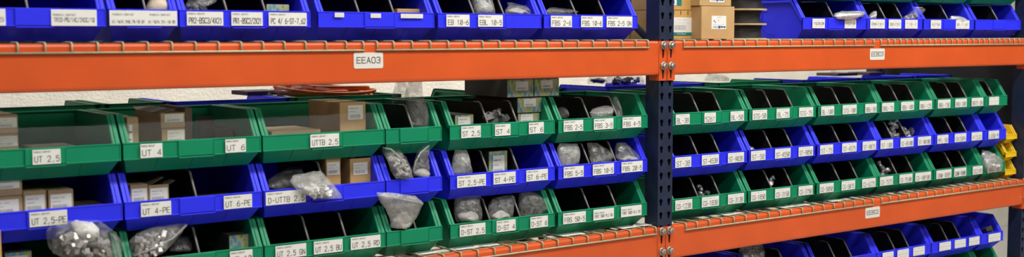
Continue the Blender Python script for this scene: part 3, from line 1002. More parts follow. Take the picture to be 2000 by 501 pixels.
# UT 4-PE bin
A, B, Cc = at(255, 385, yb).x, at(290, 380, yb).x, at(330, 380, yb).x
carton('tan carton in the UT 4-PE bin, beside the bin wall', A, B - .001, yb, F2, at(270, 361, yb).z, .2, CARDTAN, (.5, .86, .6, .32), group='tan cartons in the UT 4-PE bin')
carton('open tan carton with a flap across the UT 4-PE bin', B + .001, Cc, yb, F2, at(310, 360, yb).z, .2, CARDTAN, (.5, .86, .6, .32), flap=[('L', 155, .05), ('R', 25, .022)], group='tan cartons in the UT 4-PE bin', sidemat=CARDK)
mb = MB()
mb.box((-.02, 0, 0), (.02, .05, .02))
carton('dark flat carton behind the UT 6-PE label', at(400, 370, .12).x, at(470, 366, .12).x, .12, F2, F2 + .062, .16, CARDK, None)
# D-UTTB bin
pxc('brown carton touching the divider in the D-UTTB 2,5 bin', 637, 665, 306, 350, .09, .2, F2, mat=CARD, lab=(.5, .86, .66, .24), group='brown cartons in the D-UTTB 2,5 bin')
pxc('brown carton with open flaps in the D-UTTB 2,5 bin', 684, 728, 308, 350, .09, .2, F2, mat=CARD, lab=(.45, .62, .66, .25), flap=[('L', 168, .022), ('B', 20, .05), ('R', 165, .022)], group='brown cartons in the D-UTTB 2,5 bin', sidemat=CARDK)
# UT-10 bin, bin beneath UT 2,5-PE
pxc('green and blue patterned carton in the UT-10 bin', 448, 487, 458, 480, .09, .22, F3, mat=PATT, lab=None)
pxc('carton with white label beneath the big bag', 10, 62, 492, 520, .09, .2, F3, mat=PATT, lab=(.45, .8, .6, .33))
# ST bins
pxc('small patterned carton with a white label behind ST 2,5', 889, 925, 224, 240, .09, .16, F1, mat=PATT, lab=(.48, .66, .55, .40))
pxc('patterned carton with a white label behind the ST 4-PE label', 955, 991, 295, 334, .09, .14, F2, mat=PATT, lab=(.52, .62, .40, .50))
h = (PITCHZ - .0045 + .0025) / 3
x0, x1 = at(1012, 225, .09).x, at(1054, 225, .09).x
GP = 'patterned cartons at the ST 6 label'
carton('patterned carton behind the ST 6 label, lowest of the stack', x0, x1, .09, F1, F1 + h - .003, .28, PATT, (.4, .5, .3, .55), group=GP)
carton('patterned carton behind the ST 6 label, just above the lip', x0, x1, .09, F1 + h, F1 + 2 * h - .003, .28, PATT, (.4, .56, .36, .58), group=GP)
carton('patterned carton in the ST 6 stack, below the top pair', x0 - .004, x1 + .008, .088, F1 + 2 * h, F1 + 3 * h - .003, .28, PATT, (.5, .5, .42, .52), group=GP)
zt = F1 + 3 * h + .001
x0, x1, x2 = at(991, 168, .09).x, at(1043, 168, .09).x, at(1092, 166, .09).x
carton('patterned carton on top of the ST 6 stack, long side showing', x0, x1 - .0015, .09, zt, zt + .063, .27, PATT, (.55, .46, .38, .5), group=GP)
carton('patterned carton on top of the ST 6 stack, touching the FBS 2-5 bin', x1 + .0015, x2, .09, zt, zt + .063, .27, PATT, (.5, .46, .46, .45), group=GP)
# upper level
pxc('small brown carton in the top-shelf bin with three tiny labels', 776, 823, 18, 27, .09, .2, FT, mat=CARD, lab=None)
pxc('green and blue patterned carton behind the PC 4/6-ST label', 521, 565, 9, 25, .09, .22, FT, mat=PATT, lab=None)
# mustard boxes beside the upright
zc = ZT
m0, m1 = .046, at(1353, 60, .085).x


def print_label(parent, w, h, loc, kind):
    mb = MB()
    mb.box((-w / 2, 0, 0), (w / 2, .0008, h), 0)
    if kind == 'teal':
        mb.box((-w / 2, -.0006, 0), (w / 2, 0, h * .17), 2)
        text(mb, 'Parker', -w * .22, h * .045, w * .44, h * .09, -.0010, 0, h * .022)
        text(mb, '___ ____', -w * .2, h * .84, w * .45, h * .05, -.0004, 1, h * .018)
        text(mb, '_ _______ __', -w * .35, h * .68, w * .7, h * .05, -.0004, 1, h * .014)
        x = -w * .34
        while x < w * .2:
            b = R.choice((.012, .02, .028)) * w
            mb.quad([(x, -.0004, h * .30), (x + b, -.0004, h * .30), (x + b, -.0004, h * .58), (x, -.0004, h * .58)], 1)
            x += b + R.choice((.014, .022)) * w
    elif kind == 'arrow':
        mb.box((w * .15, -.0006, 0), (w / 2, 0, h * .5), 2)
        mb.quad([(-w * .42, -.0004, h), (-w * .05, -.0004, h * .1), (0, -.0004, h * .1), (-w * .12, -.0004, h)], 3)
    else:
        text(mb, '____', -w * .12, h * .86, w * .3, h * .08, -.0004, 1, h * .03)
        for cx, cz, q in ((-.32, .62, .06), (-.24, .52, .05), (-.04, .70, .05), (-.02, .60, .035)):
            mb.box((cx * w - q * w * .7, -.0006, cz * h - q * h * .6), (cx * w + q * w * .7, 0, cz * h + q * h * .6), 3 if cx < -.1 else 1)
        text(mb, '__________ _____', -w * .42, h * .33, w * .84, h * .06, -.0004, 1, h * .014)
        x = -w * .40
        while x < -w * .08:
            b = R.choice((.014, .022)) * w
            mb.quad([(x, -.0004, h * .08), (x + b, -.0004, h * .08), (x + b, -.0004, h * .24), (x, -.0004, h * .24)], 1)
            x += b + .016 * w
        mb.box((-.04 * w, -.0006, h * .07), (.09 * w, 0, h * .26), 3)
        text(mb, 'Parker', w * .12, h * .12, w * .36, h * .12, -.0004, 3, h * .035)
    return mb.build('carton_label', [PAPER, FAINT, TEAL, BLUEINK], parent, loc)


zl1 = at(1335, 21, .085).z
t = carton('mustard carton with a teal-striped label beside the navy upright', m0, m1, .085, zc, zl1, .17, CARD2, None, group='mustard cartons')
cw = m1 - m0
c0, c1 = at(1311, 50, .085).x, at(1351, 50, .085).x
lz0, lz1 = at(1335, 69, .085).z, at(1335, 34, .085).z
print_label(t, c1 - c0, lz1 - lz0, ((c0 + c1) / 2 - (m0 + m1) / 2, -.001, lz0 - zc), 'teal')
mb = MB()
for f in (-.1, .12, .34):
    mb.box((f * cw - .0015, -.0008, (zl1 - zc) - .016), (f * cw + .0015, 0, (zl1 - zc)))
mb.build('tape_marks', [TAPE], t)
t = carton('mustard carton with a teal corner print, stacked on another mustard carton', m0, at(1351, 10, .085).x, .085, zl1 + .003, zl1 + .12, .17, CARD2, None, group='mustard cartons')
print_label(t, .075, .055, (-.01, -.001, .018), 'arrow')
for k in range(6):
    zz = ZT + k * .041
    carton('flat brown carton behind the navy upright, %s in its pile' % ['lowest', 'second from below', 'third from below', 'third from the top', 'second from the top', 'topmost'][k],
           .055 - .004 * (k % 2), .30, .275, zz, zz + .0375, .5, CARDK if k % 2 else CARD2, None, group='flat cartons behind the upright')
# brown cartons and spools
yb = .03
b0, b1 = at(1370, 50, yb).x, at(1434.5, 50, yb).x
zb1 = at(1400, 13, yb).z
t = carton('brown carton with a small white blue-printed label beside the spools', b0, b1, yb, ZT, zb1, .22, CARD, None, group='brown cartons beside the spools')
c0, c1 = at(1389.5, 44, yb).x, at(1418, 44, yb).x
lz0, lz1 = at(1404, 57, yb).z, at(1404, 31, yb).z
print_label(t, c1 - c0, lz1 - lz0, ((c0 + c1) / 2 - (b0 + b1) / 2, -.001, lz0 - ZT), 'blue')
t = carton('brown carton stacked on the brown carton beside the spools', b0 - .006, at(1430, 5, yb).x, yb + .005, zb1 + .003, zb1 + .14, .22, CARD, None, group='brown cartons beside the spools')
lz1 = at(1404, 4.5, yb).z
print_label(t, c1 - c0, .06, ((c0 + c1) / 2 - (b0 - .006 + b1) / 2, -.001, lz1 - zb1 - .003), 'blue')

SR = .105
sy = .19
sx_ = at(1492, 45, sy - .05).x - SR * .80
spz = [ZT, at(1470, 45, sy).z, at(1470, 15, sy).z]
sp = .0605
for k in range(3):
    z0 = ZT + k * (sp + .0006)
    t = thing('cable_spool', 'cable spool with black cable and board flanges, %s of the three' % ['lowest', 'middle', 'topmost'][k], 'cable spool', (sx_, sy, z0), 'cable spools')
    for zf, zt_ in ((0, .003), (sp - .003, sp)):
        mb = MB()
        mb.lathe([(.02, zf), (SR, zf), (SR, zt_), (.02, zt_)], (0, 0, 0), 'z', 40, sm=False)
        mb.build('flange', [FLANGE], t)
    mb = MB()
    n = 11
    prof = [(.03, .003)]
    for i in range(n):
        zc_ = .003 + (i + .5) * (sp - .006) / n
        rr = SR - .016 - .012 * math.sin(math.pi * (i + .5) / n) * (.6 + .4 * (k % 2))
        hh = (sp - .006) / n / 2
        prof += [(rr - .002, zc_ - hh), (rr + .0010, zc_ - hh * .4), (rr + .0010, zc_ + hh * .4), (rr - .002, zc_ + hh)]
    prof.append((.03, sp - .003))
    mb.lathe(prof, (0, 0, 0), 'z', 40)
    mb.build('cable_winding', [CABLE], t)

# tall flattened carton standing at the end of the EEA03 bay
t = thing('carton_board', 'tall flattened carton standing in front of the UT 2,5-PE bin end', 'carton', (at(5, 420, -.05).x - .028, -.05, 0))
mb = MB()
mb.hexa([(-.30, -.006, 0), (.04, -.006, 0), (.04, .006, 0), (-.30, .006, 0), (-.30, .0, 1.20), (.022, .0, 1.20), (.022, .012, 1.20), (-.30, .012, 1.20)])
mb.build('folded_board', [CARD2], t, bevel=.002)


# ------------------------------------------------------------------ bags and loose parts
def bag(label, rows, th=.03, mat=None, name='plastic_bag', noise_amp=.11, zipper=False, inside=None, group=None, seed=0, lean=0, flat=.15, extra=None):
    """rows: (px left, px right, px y, depth Y) of its outline from bottom to top; becomes a closed crumpled pouch th thick"""
    mat = mat or BAG
    K = 20
    pts = []
    rr = []
    for (a, b, y, Y) in rows:
        rr.append((at(a, y, Y), at(b, y, Y)))
    # densify
    dense = []
    N = 5
    for i in range(len(rr) - 1):
        for j in range(N):
            f = j / N
            dense.append((rr[i][0].lerp(rr[i + 1][0], f), rr[i][1].lerp(rr[i + 1][1], f)))
    dense.append(rr[-1])
    org = (dense[0][0] + dense[0][1]) / 2
    mb = MB()
    n = len(dense)
    for i, (L, Rr) in enumerate(dense):
        c = (L + Rr) / 2
        hv = (Rr - L) / 2
        f = i / (n - 1)
        prof = max(flat, math.sin(math.pi * min(1, .12 + f * .85)) ** .7) if not zipper or f < .8 else max(.06, (1 - f) / .2 * .5)
        tv = Vector((0, 1, 0)) * th * .5 * prof
        for q in range(K):
            a = 2 * math.pi * q / K
            ca, sa = math.cos(a), math.sin(a)
            p = c + hv * (abs(ca) ** .8 * (1 if ca > 0 else -1)) + tv * (abs(sa) ** .9 * (1 if sa > 0 else -1))
            nz = noise.noise_vector((p + Vector((seed * 3.1, 0, seed))) * 20) * .62 + noise.noise_vector((p + Vector((0, seed * 2.7, 0))) * 55) * .38
            amp = noise_amp * .06
            p = p + Vector((nz.x * amp * .7, nz.y * amp, nz.z * amp * .7)) * (.4 if zipper and f > .85 else 1)
            mb.v.append(tuple(p - org))
    for i in range(n - 1):
        for q in range(K):
            w = (q + 1) % K
            mb.face([i * K + q, i * K + w, (i + 1) * K + w, (i + 1) * K + q], 0, True)
    mb.face(list(range(K))[::-1])
    mb.face([(n - 1) * K + q for q in range(K)])
    t = thing(name, label, 'plastic bag', org, group)
    mb.build('bag_film', [mat], t)
    if zipper:
        mb = MB()
        if zipper is True:
            L, Rr = dense[int(n * .93)]
            P = [L + Vector((0, -.003, 0)), (L + Rr) / 2 + Vector((0, -.004, 0)), Rr + Vector((0, -.003, 0))]
        else:
            P = [at(*q) for q in zipper]
        mb.tube([p - org for p in P], .0030, 6)
        mb.build('zip_strip', [BAGW], t)
    if inside:
        kind, i0, i1, m_ = inside
        mb = MB()
        rnd = random.Random(seed + 5)
        if kind == 'bits':
            for _ in range(40):
                f = rnd.uniform(i0, i1)
                L, Rr = dense[int(f * (n - 1))]
                c = L.lerp(Rr, rnd.uniform(.18, .82)) + Vector((0, rnd.uniform(-.25, .25) * th, 0)) - org
                q = min(.011, (Rr - L).length * .09) * rnd.uniform(.6, 1.2)
                ro = Matrix.Rotation(rnd.uniform(0, 3), 3, 'X') @ Matrix.Rotation(rnd.uniform(0, 3), 3, 'Z')
                mb.hexa([ro @ Vector(p) + c for p in [(-q, -q * .5, -q * .6), (q, -q * .5, -q * .6), (q, q * .5, -q * .6), (-q, q * .5, -q * .6),
                                                      (-q, -q * .5, q * .6), (q, -q * .5, q * .6), (q, q * .5, q * .6), (-q, q * .5, q * .6)]])
        else:
            # the fill lies in the bag and takes its shape
            a0, a1 = int(i0 * (n - 1)), max(int(i0 * (n - 1)) + 3, int(i1 * (n - 1)))
            a1 = min(a1, n - 1)
            for i in range(a0, a1 + 1):
                L, Rr = dense[i]
                f = (i - a0) / (a1 - a0)
                sc = .86 * max(.12, math.sin(math.pi * (.22 + .70 * f)))
                c = (L + Rr) / 2
                for q in range(K):
                    a = 2 * math.pi * q / K
                    p = c + (Rr - L) / 2 * sc * math.cos(a) + Vector((0, 1, 0)) * th * .42 * sc * math.sin(a)
                    nz = noise.noise_vector(p * 34 + Vector((seed, 0, 0)))
                    p = p + nz * .009 + Vector((0, 0, noise.noise(p * 18) * .012 * f))
                    mb.v.append(tuple(p - org))
            m2 = a1 - a0 + 1
            for i in range(m2 - 1):
                for q in range(K):
                    w = (q + 1) % K
                    mb.face([i * K + q, i * K + w, (i + 1) * K + w, (i + 1) * K + q], 0, (q + i) % 2 == 0)
            mb.face(list(range(K))[::-1])
            mb.face([(m2 - 1) * K + q for q in range(K)])
        mb.build('bag_contents', [m_], t)
    if extra:
        # a crumpled white liner showing through the film
        mb = MB()
        rows2 = [(at(a, y, Y + .02), at(b, y, Y + .02)) for a, b, y, Y in extra]
        for L, Rr in rows2:
            for q in range(K):
                a = 2 * math.pi * q / K
                p = (L + Rr) / 2 + (Rr - L) / 2 * math.cos(a) + Vector((0, .022 * math.sin(a), 0))
                p += noise.noise_vector(p * 45) * .008
                mb.v.append(tuple(p - org))
        for i in range(len(rows2) - 1):
            for q in range(K):
                w = (q + 1) % K
                mb.face([i * K + q, i * K + w, (i + 1) * K + w, (i + 1) * K + q], 0, True)
        mb.face(list(range(K))[::-1])
        mb.face([(len(rows2) - 1) * K + q for q in range(K)])
        mb.build('white_liner', [PAPER], t)
    return t


# upper level
bag('cream cloth bag with red print in the AI-TWIN bin', [(284, 343, 26, .08), (286, 342, 12, .09), (292, 332, 0, .10), (300, 325, -14, .11)], .07, CREAM, 'cloth_bag', .1, seed=1)
bag('clear bag with grey parts in the PR2-BSC3/4X21 bin', [(360, 408, 26, .08), (360, 402, 14, .08), (366, 420, 4, .09), (372, 428, -12, .10)], .06, BAG, seed=2, inside=('bits', .05, .7, GREYPART))
bag('milky bag of small parts in the EB 10-6 bin', [(930, 968, 29, .07), (926, 962, 14, .08), (922, 960, 0, .09), (918, 950, -14, .10)], .06, BAGW, seed=3, inside=('lump', .1, .6, WHITEPART))
bag('clear bag over the lip in the EB 10-6 bin corner', [(986, 1038, 29, .06), (988, 1034, 19, .06), (992, 1026, 11, .07), (988, 1000, 5, .08)], .05, BAG, seed=4, inside=('lump', .0, .4, WHITEPART))
bag('flat clear bag lying in the FBS 2-6 bin', [(1068, 1126, 28, .06), (1066, 1128, 23, .06), (1070, 1108, 18, .07), (1074, 1090, 15, .08)], .05, BAG, seed=5)
bag('silver foil bag on the lip beside the bare blue bin side', [(1636, 1664, 38, .03), (1630, 1682, 32, .03), (1632, 1690, 26, .035), (1642, 1688, 22, .05)], .05, FOIL, 'foil_bag', .1, seed=6)
bag('small foil bag tip in the bin with the standing zip bag', [(1696, 1709, 39, .06), (1698, 1709, 32, .06), (1703, 1710, 26, .07), (1706, 1711, 22, .07)], .03, FOIL, 'foil_bag', .1, seed=7)
bag('clear zip bag standing up on the top shelf', [(1764, 1788, 41, .06), (1766, 1790, 33, .06), (1778, 1800, 26, .05), (1788, 1806, 18, .05), (1786, 1799, 14, .05)], .035, BAG, seed=8, zipper=True, inside=('bits', .0, .4, FIT))
bag('white foil pouch on the top shelf', [(1856, 1893, 44, .05), (1853, 1891, 40, .05), (1857, 1882, 35, .06), (1857, 1872, 31, .06)], .045, FOIL, 'foil_bag', .08, seed=9)
# narrow stack
bag('tall twisted bag standing in the narrow green bin, reaching the beam', [(803, 838, 246, .07), (800, 836, 226, .08), (797, 830, 205, .09), (794, 823, 190, .10), (796, 822, 176, .12), (799, 822, 158, .13), (800, 824, 150, .13)], .07, BAGD, seed=10)
bag('twisted smoky bag behind the narrow green bin, narrowing at the top', [(764, 800, 208, .26), (768, 797, 190, .26), (774, 791, 172, .26), (777, 789, 158, .26), (775, 790, 150, .26)], .06, BAGD, seed=11)
bag('zip bag of grey clips leaning in the narrow blue bin', [(774, 800, 349, .025), (764, 806, 334, .03), (757, 797, 314, .04), (748, 785, 296, .06), (746, 772, 285, .07)], .03, BAG, seed=12, zipper=[(748, 288, .045), (764, 291, .03), (778, 304, .02), (790, 324, .012), (803, 346, .012)], inside=('bits', .15, .6, WHITEPART))
bag('clear bag with a folded corner in the narrow blue bin', [(808, 841, 345, .05), (807, 838, 328, .05), (812, 834, 308, .06), (818, 838, 294, .06), (826, 841, 281, .06)], .04, BAG, seed=13, zipper=[(838, 284, .035), (822, 297, .032), (812, 315, .03), (808, 334, .03)], inside=('lump', .0, .25, WHITEPART))
bag('milky zip bag draped over the lowest narrow green bin', [(764, 800, 444, .04), (762, 812, 425, .035), (754, 820, 408, .03), (744, 827, 395, .025), (737, 812, 382, .02), (735, 762, 375, .02)], .04, BAGW, seed=14, zipper=[(737, 381, .0), (765, 384, .0), (798, 391, .004), (826, 398, .01)], inside=('lump', .0, .3, WHITEPART))
# bins with bags
bag('clear bag draped over the D-UTTB 2,5 label', [(628, 667, 387, .016), (590, 664, 379, .016), (577, 656, 366, .022), (566, 646, 352, .045), (572, 634, 342, .06), (610, 626, 334, .07)], .045, BAGW, seed=15, inside=('bits', .15, .5, FIT))
bag('dark clear bag lying inside the D-UTTB 2,5 bin', [(523, 580, 366, .10), (524, 588, 350, .12), (545, 590, 337, .14), (565, 590, 326, .15)], .06, BAGD, seed=16)
bag('large clear bag of white and grey fittings in front of UT 2,5-PE', [(120, 236, 505, .03), (100, 240, 486, .015), (89, 238, 468, .01), (91, 226, 452, .01), (100, 205, 437, .015), (112, 192, 430, .02)], .10, BAG, seed=17, noise_amp=.3,
    inside=('bits', .0, .55, FIT), extra=[(152, 196, 462, .0), (144, 190, 446, .0), (138, 184, 434, .01), (150, 176, 431, .015)])
bag('clear zip bag of metal bits in the UT-10 bin', [(262, 300, 503, .05), (256, 325, 488, .045), (252, 342, 470, .045), (268, 356, 454, .05), (310, 364, 440, .06), (350, 366, 436, .06)], .045, BAG, seed=18, zipper=[(262, 498, .022), (300, 484, .02), (338, 464, .022), (364, 439, .04)], inside=('bits', .05, .6, FIT))
bag('smoky bag of metal bits near the UT-10 bin divider', [(330, 376, 488, .10), (335, 372, 474, .12), (340, 366, 462, .13)], .06, BAGD, seed=19, inside=('bits', .1, .8, GREYPART))
bag('milky bag of white parts behind the D-ST 2,5 label', [(892, 940, 433, .06), (890, 940, 420, .06), (889, 938, 405, .07), (890, 938, 388, .08), (895, 943, 376, .09)], .06, BAGD, seed=20, inside=('lump', .0, .38, WHITEPART))
bag('clear bag of white parts behind the D-ST 4 label', [(957, 998, 428, .06), (955, 1000, 415, .06), (955, 1002, 402, .07), (962, 1006, 390, .08), (985, 1006, 382, .08)], .06, BAG, seed=21, inside=('lump', .0, .3, WHITEPART))
bag('smoky crumpled bag behind the D-ST 6 label', [(1018, 1058, 422, .07), (1014, 1068, 406, .07), (1014, 1070, 394, .08), (1016, 1048, 378, .09), (1018, 1040, 372, .10)], .06, BAGD, seed=22)
bag('milky bag in the ST 2,5-PE bin', [(885, 922, 338, .06), (885, 918, 322, .06), (886, 914, 306, .07), (888, 912, 292, .08)], .05, BAGW, seed=23)
bag('bag with a flat end behind the FBS 5-5 label', [(1094, 1128, 323, .06), (1092, 1130, 308, .06), (1090, 1131, 292, .07), (1092, 1128, 280, .08)], .05, BAGW, seed=24)
bag('clear flat bag behind the FBS 10-5 label', [(1156, 1190, 318, .06), (1152, 1196, 306, .07), (1150, 1188, 292, .08), (1146, 1166, 278, .09)], .05, BAG, seed=25, inside=('lump', .0, .25, GREYPART))
bag('clear bag with a white roll behind the FBS 20-5 label', [(1206, 1254, 313, .06), (1203, 1248, 304, .07), (1202, 1236, 292, .08), (1204, 1222, 278, .09)], .05, BAG, seed=26, inside=('lump', .0, .3, WHITEPART))
bag('zip bag lying behind the FBS 3-5 label', [(1156, 1196, 229, .06), (1153, 1196, 220, .06), (1160, 1196, 212, .08), (1180, 1196, 206, .09)], .05, BAGW, seed=27)
bag('clear bag hanging on the divider behind the FBS 4-5 label', [(1206, 1216, 226, .06), (1203, 1212, 212, .07), (1199, 1207, 198, .08), (1198, 1204, 188, .09)], .03, BAG, seed=28)
bag('smoky bag in the corner behind the FBS 2-5 label', [(1094, 1108, 230, .08), (1092, 1106, 218, .09), (1092, 1102, 208, .10)], .05, BAGD, seed=29)
bag('plastic bag of grey fittings with red print in the end stack', [(1924, 1954, 333, .03), (1921, 1955, 322, .03), (1920, 1952, 310, .04), (1919, 1940, 300, .06), (1919, 1930, 294, .08)], .06, BAGW, seed=30, noise_amp=.2, inside=('bits', .1, .8, FIT))
bag('crumpled clear bag under the EEB02 beam', [(1448, 1492, 505, .10), (1446, 1492, 492, .10), (1450, 1490, 482, .12), (1456, 1484, 474, .14)], .06, BAG, seed=31, inside=('bits', .1, .6, FIT))
# on the rear bins
ZR = ZM[0] + .012 + PITCHZ
bag('clear bag holding an orange cable coil on a rear bin', [(522, 672, 187, .55), (528, 674, 178, .55), (540, 668, 168, .55), (552, 660, 160, .55)], .20, BAGT, seed=32)
bag('clear bag with a black part on the rear blue bins', [(1150, 1182, 164, .62), (1152, 1180, 156, .62), (1156, 1176, 147, .62)], .08, BAG, seed=33, inside=('lump', .2, .7, TAPE))
bag('clear bag with a dark lump behind the FBS 4-5 bin', [(1184, 1256, 164, .60), (1186, 1256, 156, .60), (1190, 1252, 148, .60), (1200, 1244, 142, .6)], .10, BAG, seed=34, inside=('bits', .1, .5, TAPE))
bag('dark bag with a white paper tag above the BL-38 bin', [(1376, 1424, 158, .60), (1380, 1420, 152, .60), (1384, 1412, 148, .60), (1380, 1390, 140, .60)], .07, BAGD, seed=35)
t = thing('cable_coil', 'coil of orange cable lying on a rear green bin', 'cable', (-1.15, .57, ZR - .030))
mb = MB()
for k in range(7):
    ra = .15 + .012 * (k % 3)
    pts = []
    for i in range(41):
        a = 2 * math.pi * i / 40
        pts.append((ra * math.cos(a) * 1.1, ra * .72 * math.sin(a), .017 * (k % 4) + .018 * math.sin(a - .8) + .006 * math.sin(a * 2 + k) + .020 * (1 + math.cos(a + .6 * k)) * .5))
    mb.tube(pts, .0062, 7, cap=False)
mb.build('cable_turns', [OCABLE], t)
# small flat cartons peeking over
for x, y, w_, n in ((1.80, .62, .16, 'behind the STG-100 label'), (2.03, .60, .12, 'behind the BBU-50 label'), (-1.44, .60, .13, 'behind the UT 6 label')):
    carton('dark folded carton peeking over the bins ' + n, x, x + w_, y, ZR + .001, ZR + .014, .14, CARDK, None, group='dark cartons on the rear bins')


# loose fittings: elbows with hex collars
def fitting_mesh():
    mb = MB()
    mb.lathe([(.008, -.016), (.011, -.016), (.011, -.004), (.0085, -.003), (.0085, .006)], (0, 0, 0), 'z', 10)
    mb.lathe([(.0135, -.008), (.0135, .0), (.011, .002)], (0, 0, 0), 'z', 6, sm=False)
    mb.tube([(0, 0, .004), (.002, 0, .012), (.008, 0, .018), (.017, 0, .019)], [.0095, .0095, .009, .0085], 10)
    mb.lathe([(.011, .015), (.012, .016), (.012, .026), (.009, .027)], (0, 0, .019), 'x', 6, sm=False)
    return mb.mesh('conduit_fitting', [FIT])


FM = fitting_mesh()
FITS = [(1440, 294, 1, 'ST-9038'), (1448, 293, 1, 'ST-9038'), (1423, 296, 1, 'ST-9038'), (1743, 250, 1, 'ST-45100'), (1749, 262, 1, 'ST-45100'), (1755, 264, 1, 'ST-45100'), (1745, 243, 1, 'ST-45100'),
        (1769, 257, 1, 'ST-90100'), (1778, 262, 1, 'ST-90100'), (1786, 263, 1, 'ST-90100'), (1774, 264, 1, 'ST-90100'), (1722, 326, 2, 'CG-7575'), (1729, 330, 2, 'CG-7575'), (1725, 338, 2, 'CG-7575'), (1731, 339, 2, 'CG-7575'),
        (1368, 375, 2, 'CG-1838'), (1376, 379, 2, 'CG-1838'), (1505, 355, 2, 'CG-3150'), (1466, 291, 1, 'ST-50'), (1893, 324, 2, 'CG2105')]
cnt = {}
for x, y, r, nm in FITS:
    k = cnt.get(nm, 0)
    cnt[nm] = k + 1
    yy = .105 + .024 * (k % 3)
    p = at(x, y, yy)
    zf = ZM[r] + .006
    o = link('conduit_fitting', FM, None, (p.x, yy, p.z))
    o.rotation_euler = (R.uniform(-1, 1), R.uniform(-.6, .6), R.uniform(0, 6))
    s = .9 if y > 300 else 1.05
    o.scale = (s, s, s)
    tag(o, 'silver conduit fitting lying in the bin behind the label ' + nm, 'fitting', 'silver fittings behind the label ' + nm)
    # the fittings beneath that carry it
    nb = int((p.z - zf) / .030)
    for q in range(nb):
        o2 = link('conduit_fitting', FM, None, (p.x + R.uniform(-.006, .006), yy + .004 * q, p.z - .030 * (q + 1)))
        o2.rotation_euler = (R.uniform(-1, 1), R.uniform(-.6, .6), R.uniform(0, 6))
        tag(o2, 'silver conduit fitting lying in the bin behind the label ' + nm, 'fitting', 'silver fittings behind the label ' + nm)
# grey terminals behind ST 4, grey part in the lower end bin
GPM = MB()
GPM.box((-.026, -.004, -.010), (.026, .004, .010))
GPM.box((-.020, -.004, .010), (-.008, .004, .016))
GPM.box((.004, -.004, .010), (.018, .004, .015))
GPM.lathe([(.003, 0), (.003, .001)], (-.014, -.004, .003), 'y', 8)
GPM.lathe([(.003, 0), (.003, .001)], (.012, -.004, .003), 'y', 8)
GM_ = GPM.mesh('terminal_block', [GREYPART])
i = 0
for x, y in ((955, 228), (962, 224), (970, 222), (978, 226), (985, 231), (965, 231), (974, 231), (958, 235), (982, 235)):
    p = at(x, y, .075 + .012 * (i % 3))
    o = link('terminal_block', GM_, None, p)
    o.rotation_euler = (R.uniform(-.5, .5), R.uniform(-.7, .7), R.uniform(-.8, .8))
    tag(o, 'grey terminal block in the heap behind the ST 4 label', 'terminal block', 'grey terminal blocks behind the ST 4 label')
    i += 1
carton('flat carton under the grey terminal blocks behind ST 4', at(956, 240, .075).x, at(996, 236, .075).x, .088, F1, at(975, 238, .075).z - .006, .15, CARDK, None)
for x, y in ((1926, 447), (1931, 451)):
    p = at(x, y, .09)
    o = link('terminal_block', GM_, None, p)
    o.rotation_euler = (1.2, .3, R.uniform(0, 2))
    o.scale = (.8, 2.2, 1.6)
    tag(o, 'grey part in the narrow blue bin of the lower level', 'terminal block', 'grey parts in the narrow lower bin')

# white paper slips on the middle wire deck, under the overhanging bin fronts
for a, b, y, n in ((672, 732, 493, 'below the UT 2,5 RD label'), (815, 848, 487, 'below the milky zip bag bin'), (886, 926, 480, 'below the D-ST 2,5 label'), (936, 968, 474, 'below the D-ST 4 label'),
                   (1090, 1134, 452, 'below the FBS 50-5 label'), (1206, 1236, 438, 'below the FBST 500-PLC RD label'), (1246, 1272, 431, 'beside the blue upright'),
                   (1406, 1432, 413, 'below the CG-3138 label'), (1519, 1545, 402, 'below the CG-3150 label'), (1549, 1572, 397, 'below the CG-3750 label'), (1615, 1640, 389, 'below the CG-5050 label')):
    x0, x1 = at(a, y, .06).x, at(b, y, .06).x
    mb = MB()
    mb.box((0, 0, 0), (x1 - x0, .050, .0007))
    tag(mb.build('paper_slip', [PAPER], None, (x0, .030, .9741)), 'white paper slip on the wire deck ' + n, 'paper', 'paper slips on the wire deck')

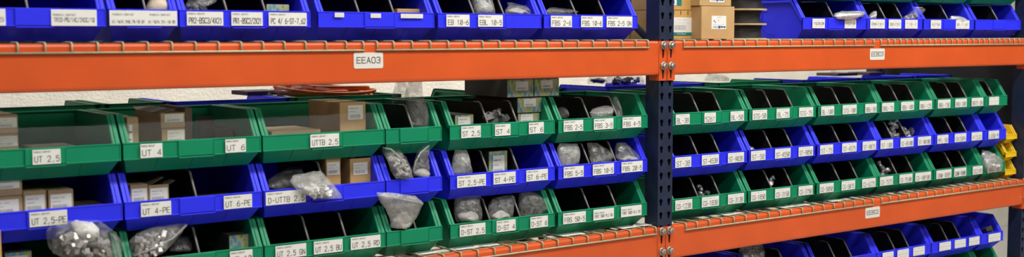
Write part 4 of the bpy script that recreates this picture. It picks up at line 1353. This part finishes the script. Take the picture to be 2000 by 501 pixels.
# large dark carton in the next bay
t = carton('large black carton on the shelf beyond the end upright', 2.63, 3.75, .12, .974, 1.64, .92, pmat('black_carton', (.006, .006, .0065), .7), None)
mb = MB()
o = thing('load_beam', 'orange rack beam continuing past the end upright', 'rack beam', (3.6, 0, .839), 'orange load beams')
o['kind'] = 'thing'
for y0, y1 in ((0, .046), (RACKD - .046, RACKD)):
    mb = MB()
    mb.box((-1.025, y0, 0), (1.2, y1, .129))
    mb.build('beam_body', [ORANGE], o, bevel=.003)
deck(2.59, TOPZ['middle'], 'wire deck under the large black carton', rail=LPR)

# ------------------------------------------------------------------ room shell
mb = MB()
mb.box((-9, -6, -.1), (12, 4, 0))
struct(mb.build('floor', [FLOORM]))
mb = MB()
mb.box((-9, 2.6, 0), (12, 2.75, 5))
struct(mb.build('wall_back', [WALLM]))
mb = MB()
mb.box((-9, -6, 5), (12, 4, 5.1))
struct(mb.build('ceiling', [CEILM]))
t = MB()
px = at(1627, 140, 2.585)
t.tube([(0, 0, 0), (0, 0, 5)], .013, 10)
tag(t.build('wall_conduit', [CONDUIT], None, (px.x, 2.585, 0)), 'thin pale conduit running up the rough white wall', 'conduit')


# ------------------------------------------------------------------ light
def area(name, loc, rot, sx, sy, e, col=(1, .965, .905)):
    l = bpy.data.lights.new(name, 'AREA')
    l.shape = 'RECTANGLE'
    l.size, l.size_y = sx, sy
    l.energy = e
    l.color = col
    o = bpy.data.objects.new(name, l)
    COL.objects.link(o)
    o.location = loc
    o.rotation_euler = rot
    return o


area('aisle_fluorescents', (1.0, -1.9, 4.6), (math.radians(18), 0, 0), 8, .5, 335)
area('hall_fluorescents', (.6, -4.6, 4.7), (math.radians(40), 0, 0), 9, .6, 160)
area('rear_aisle_fluorescents', (1.3, 1.85, 4.6), (math.radians(8), 0, 0), 5.5, .4, 250)
w = bpy.data.worlds.new('world')
SC.world = w
w.use_nodes = True
bg = w.node_tree.nodes['Background']
bg.inputs['Color'].default_value = (.92, .95, 1, 1)
bg.inputs['Strength'].default_value = .08

SC.view_settings.view_transform = 'Standard'
SC.view_settings.look = 'None'
SC.view_settings.exposure = -.20
SC.view_settings.gamma = 1
SC.view_settings.use_curve_mapping = False
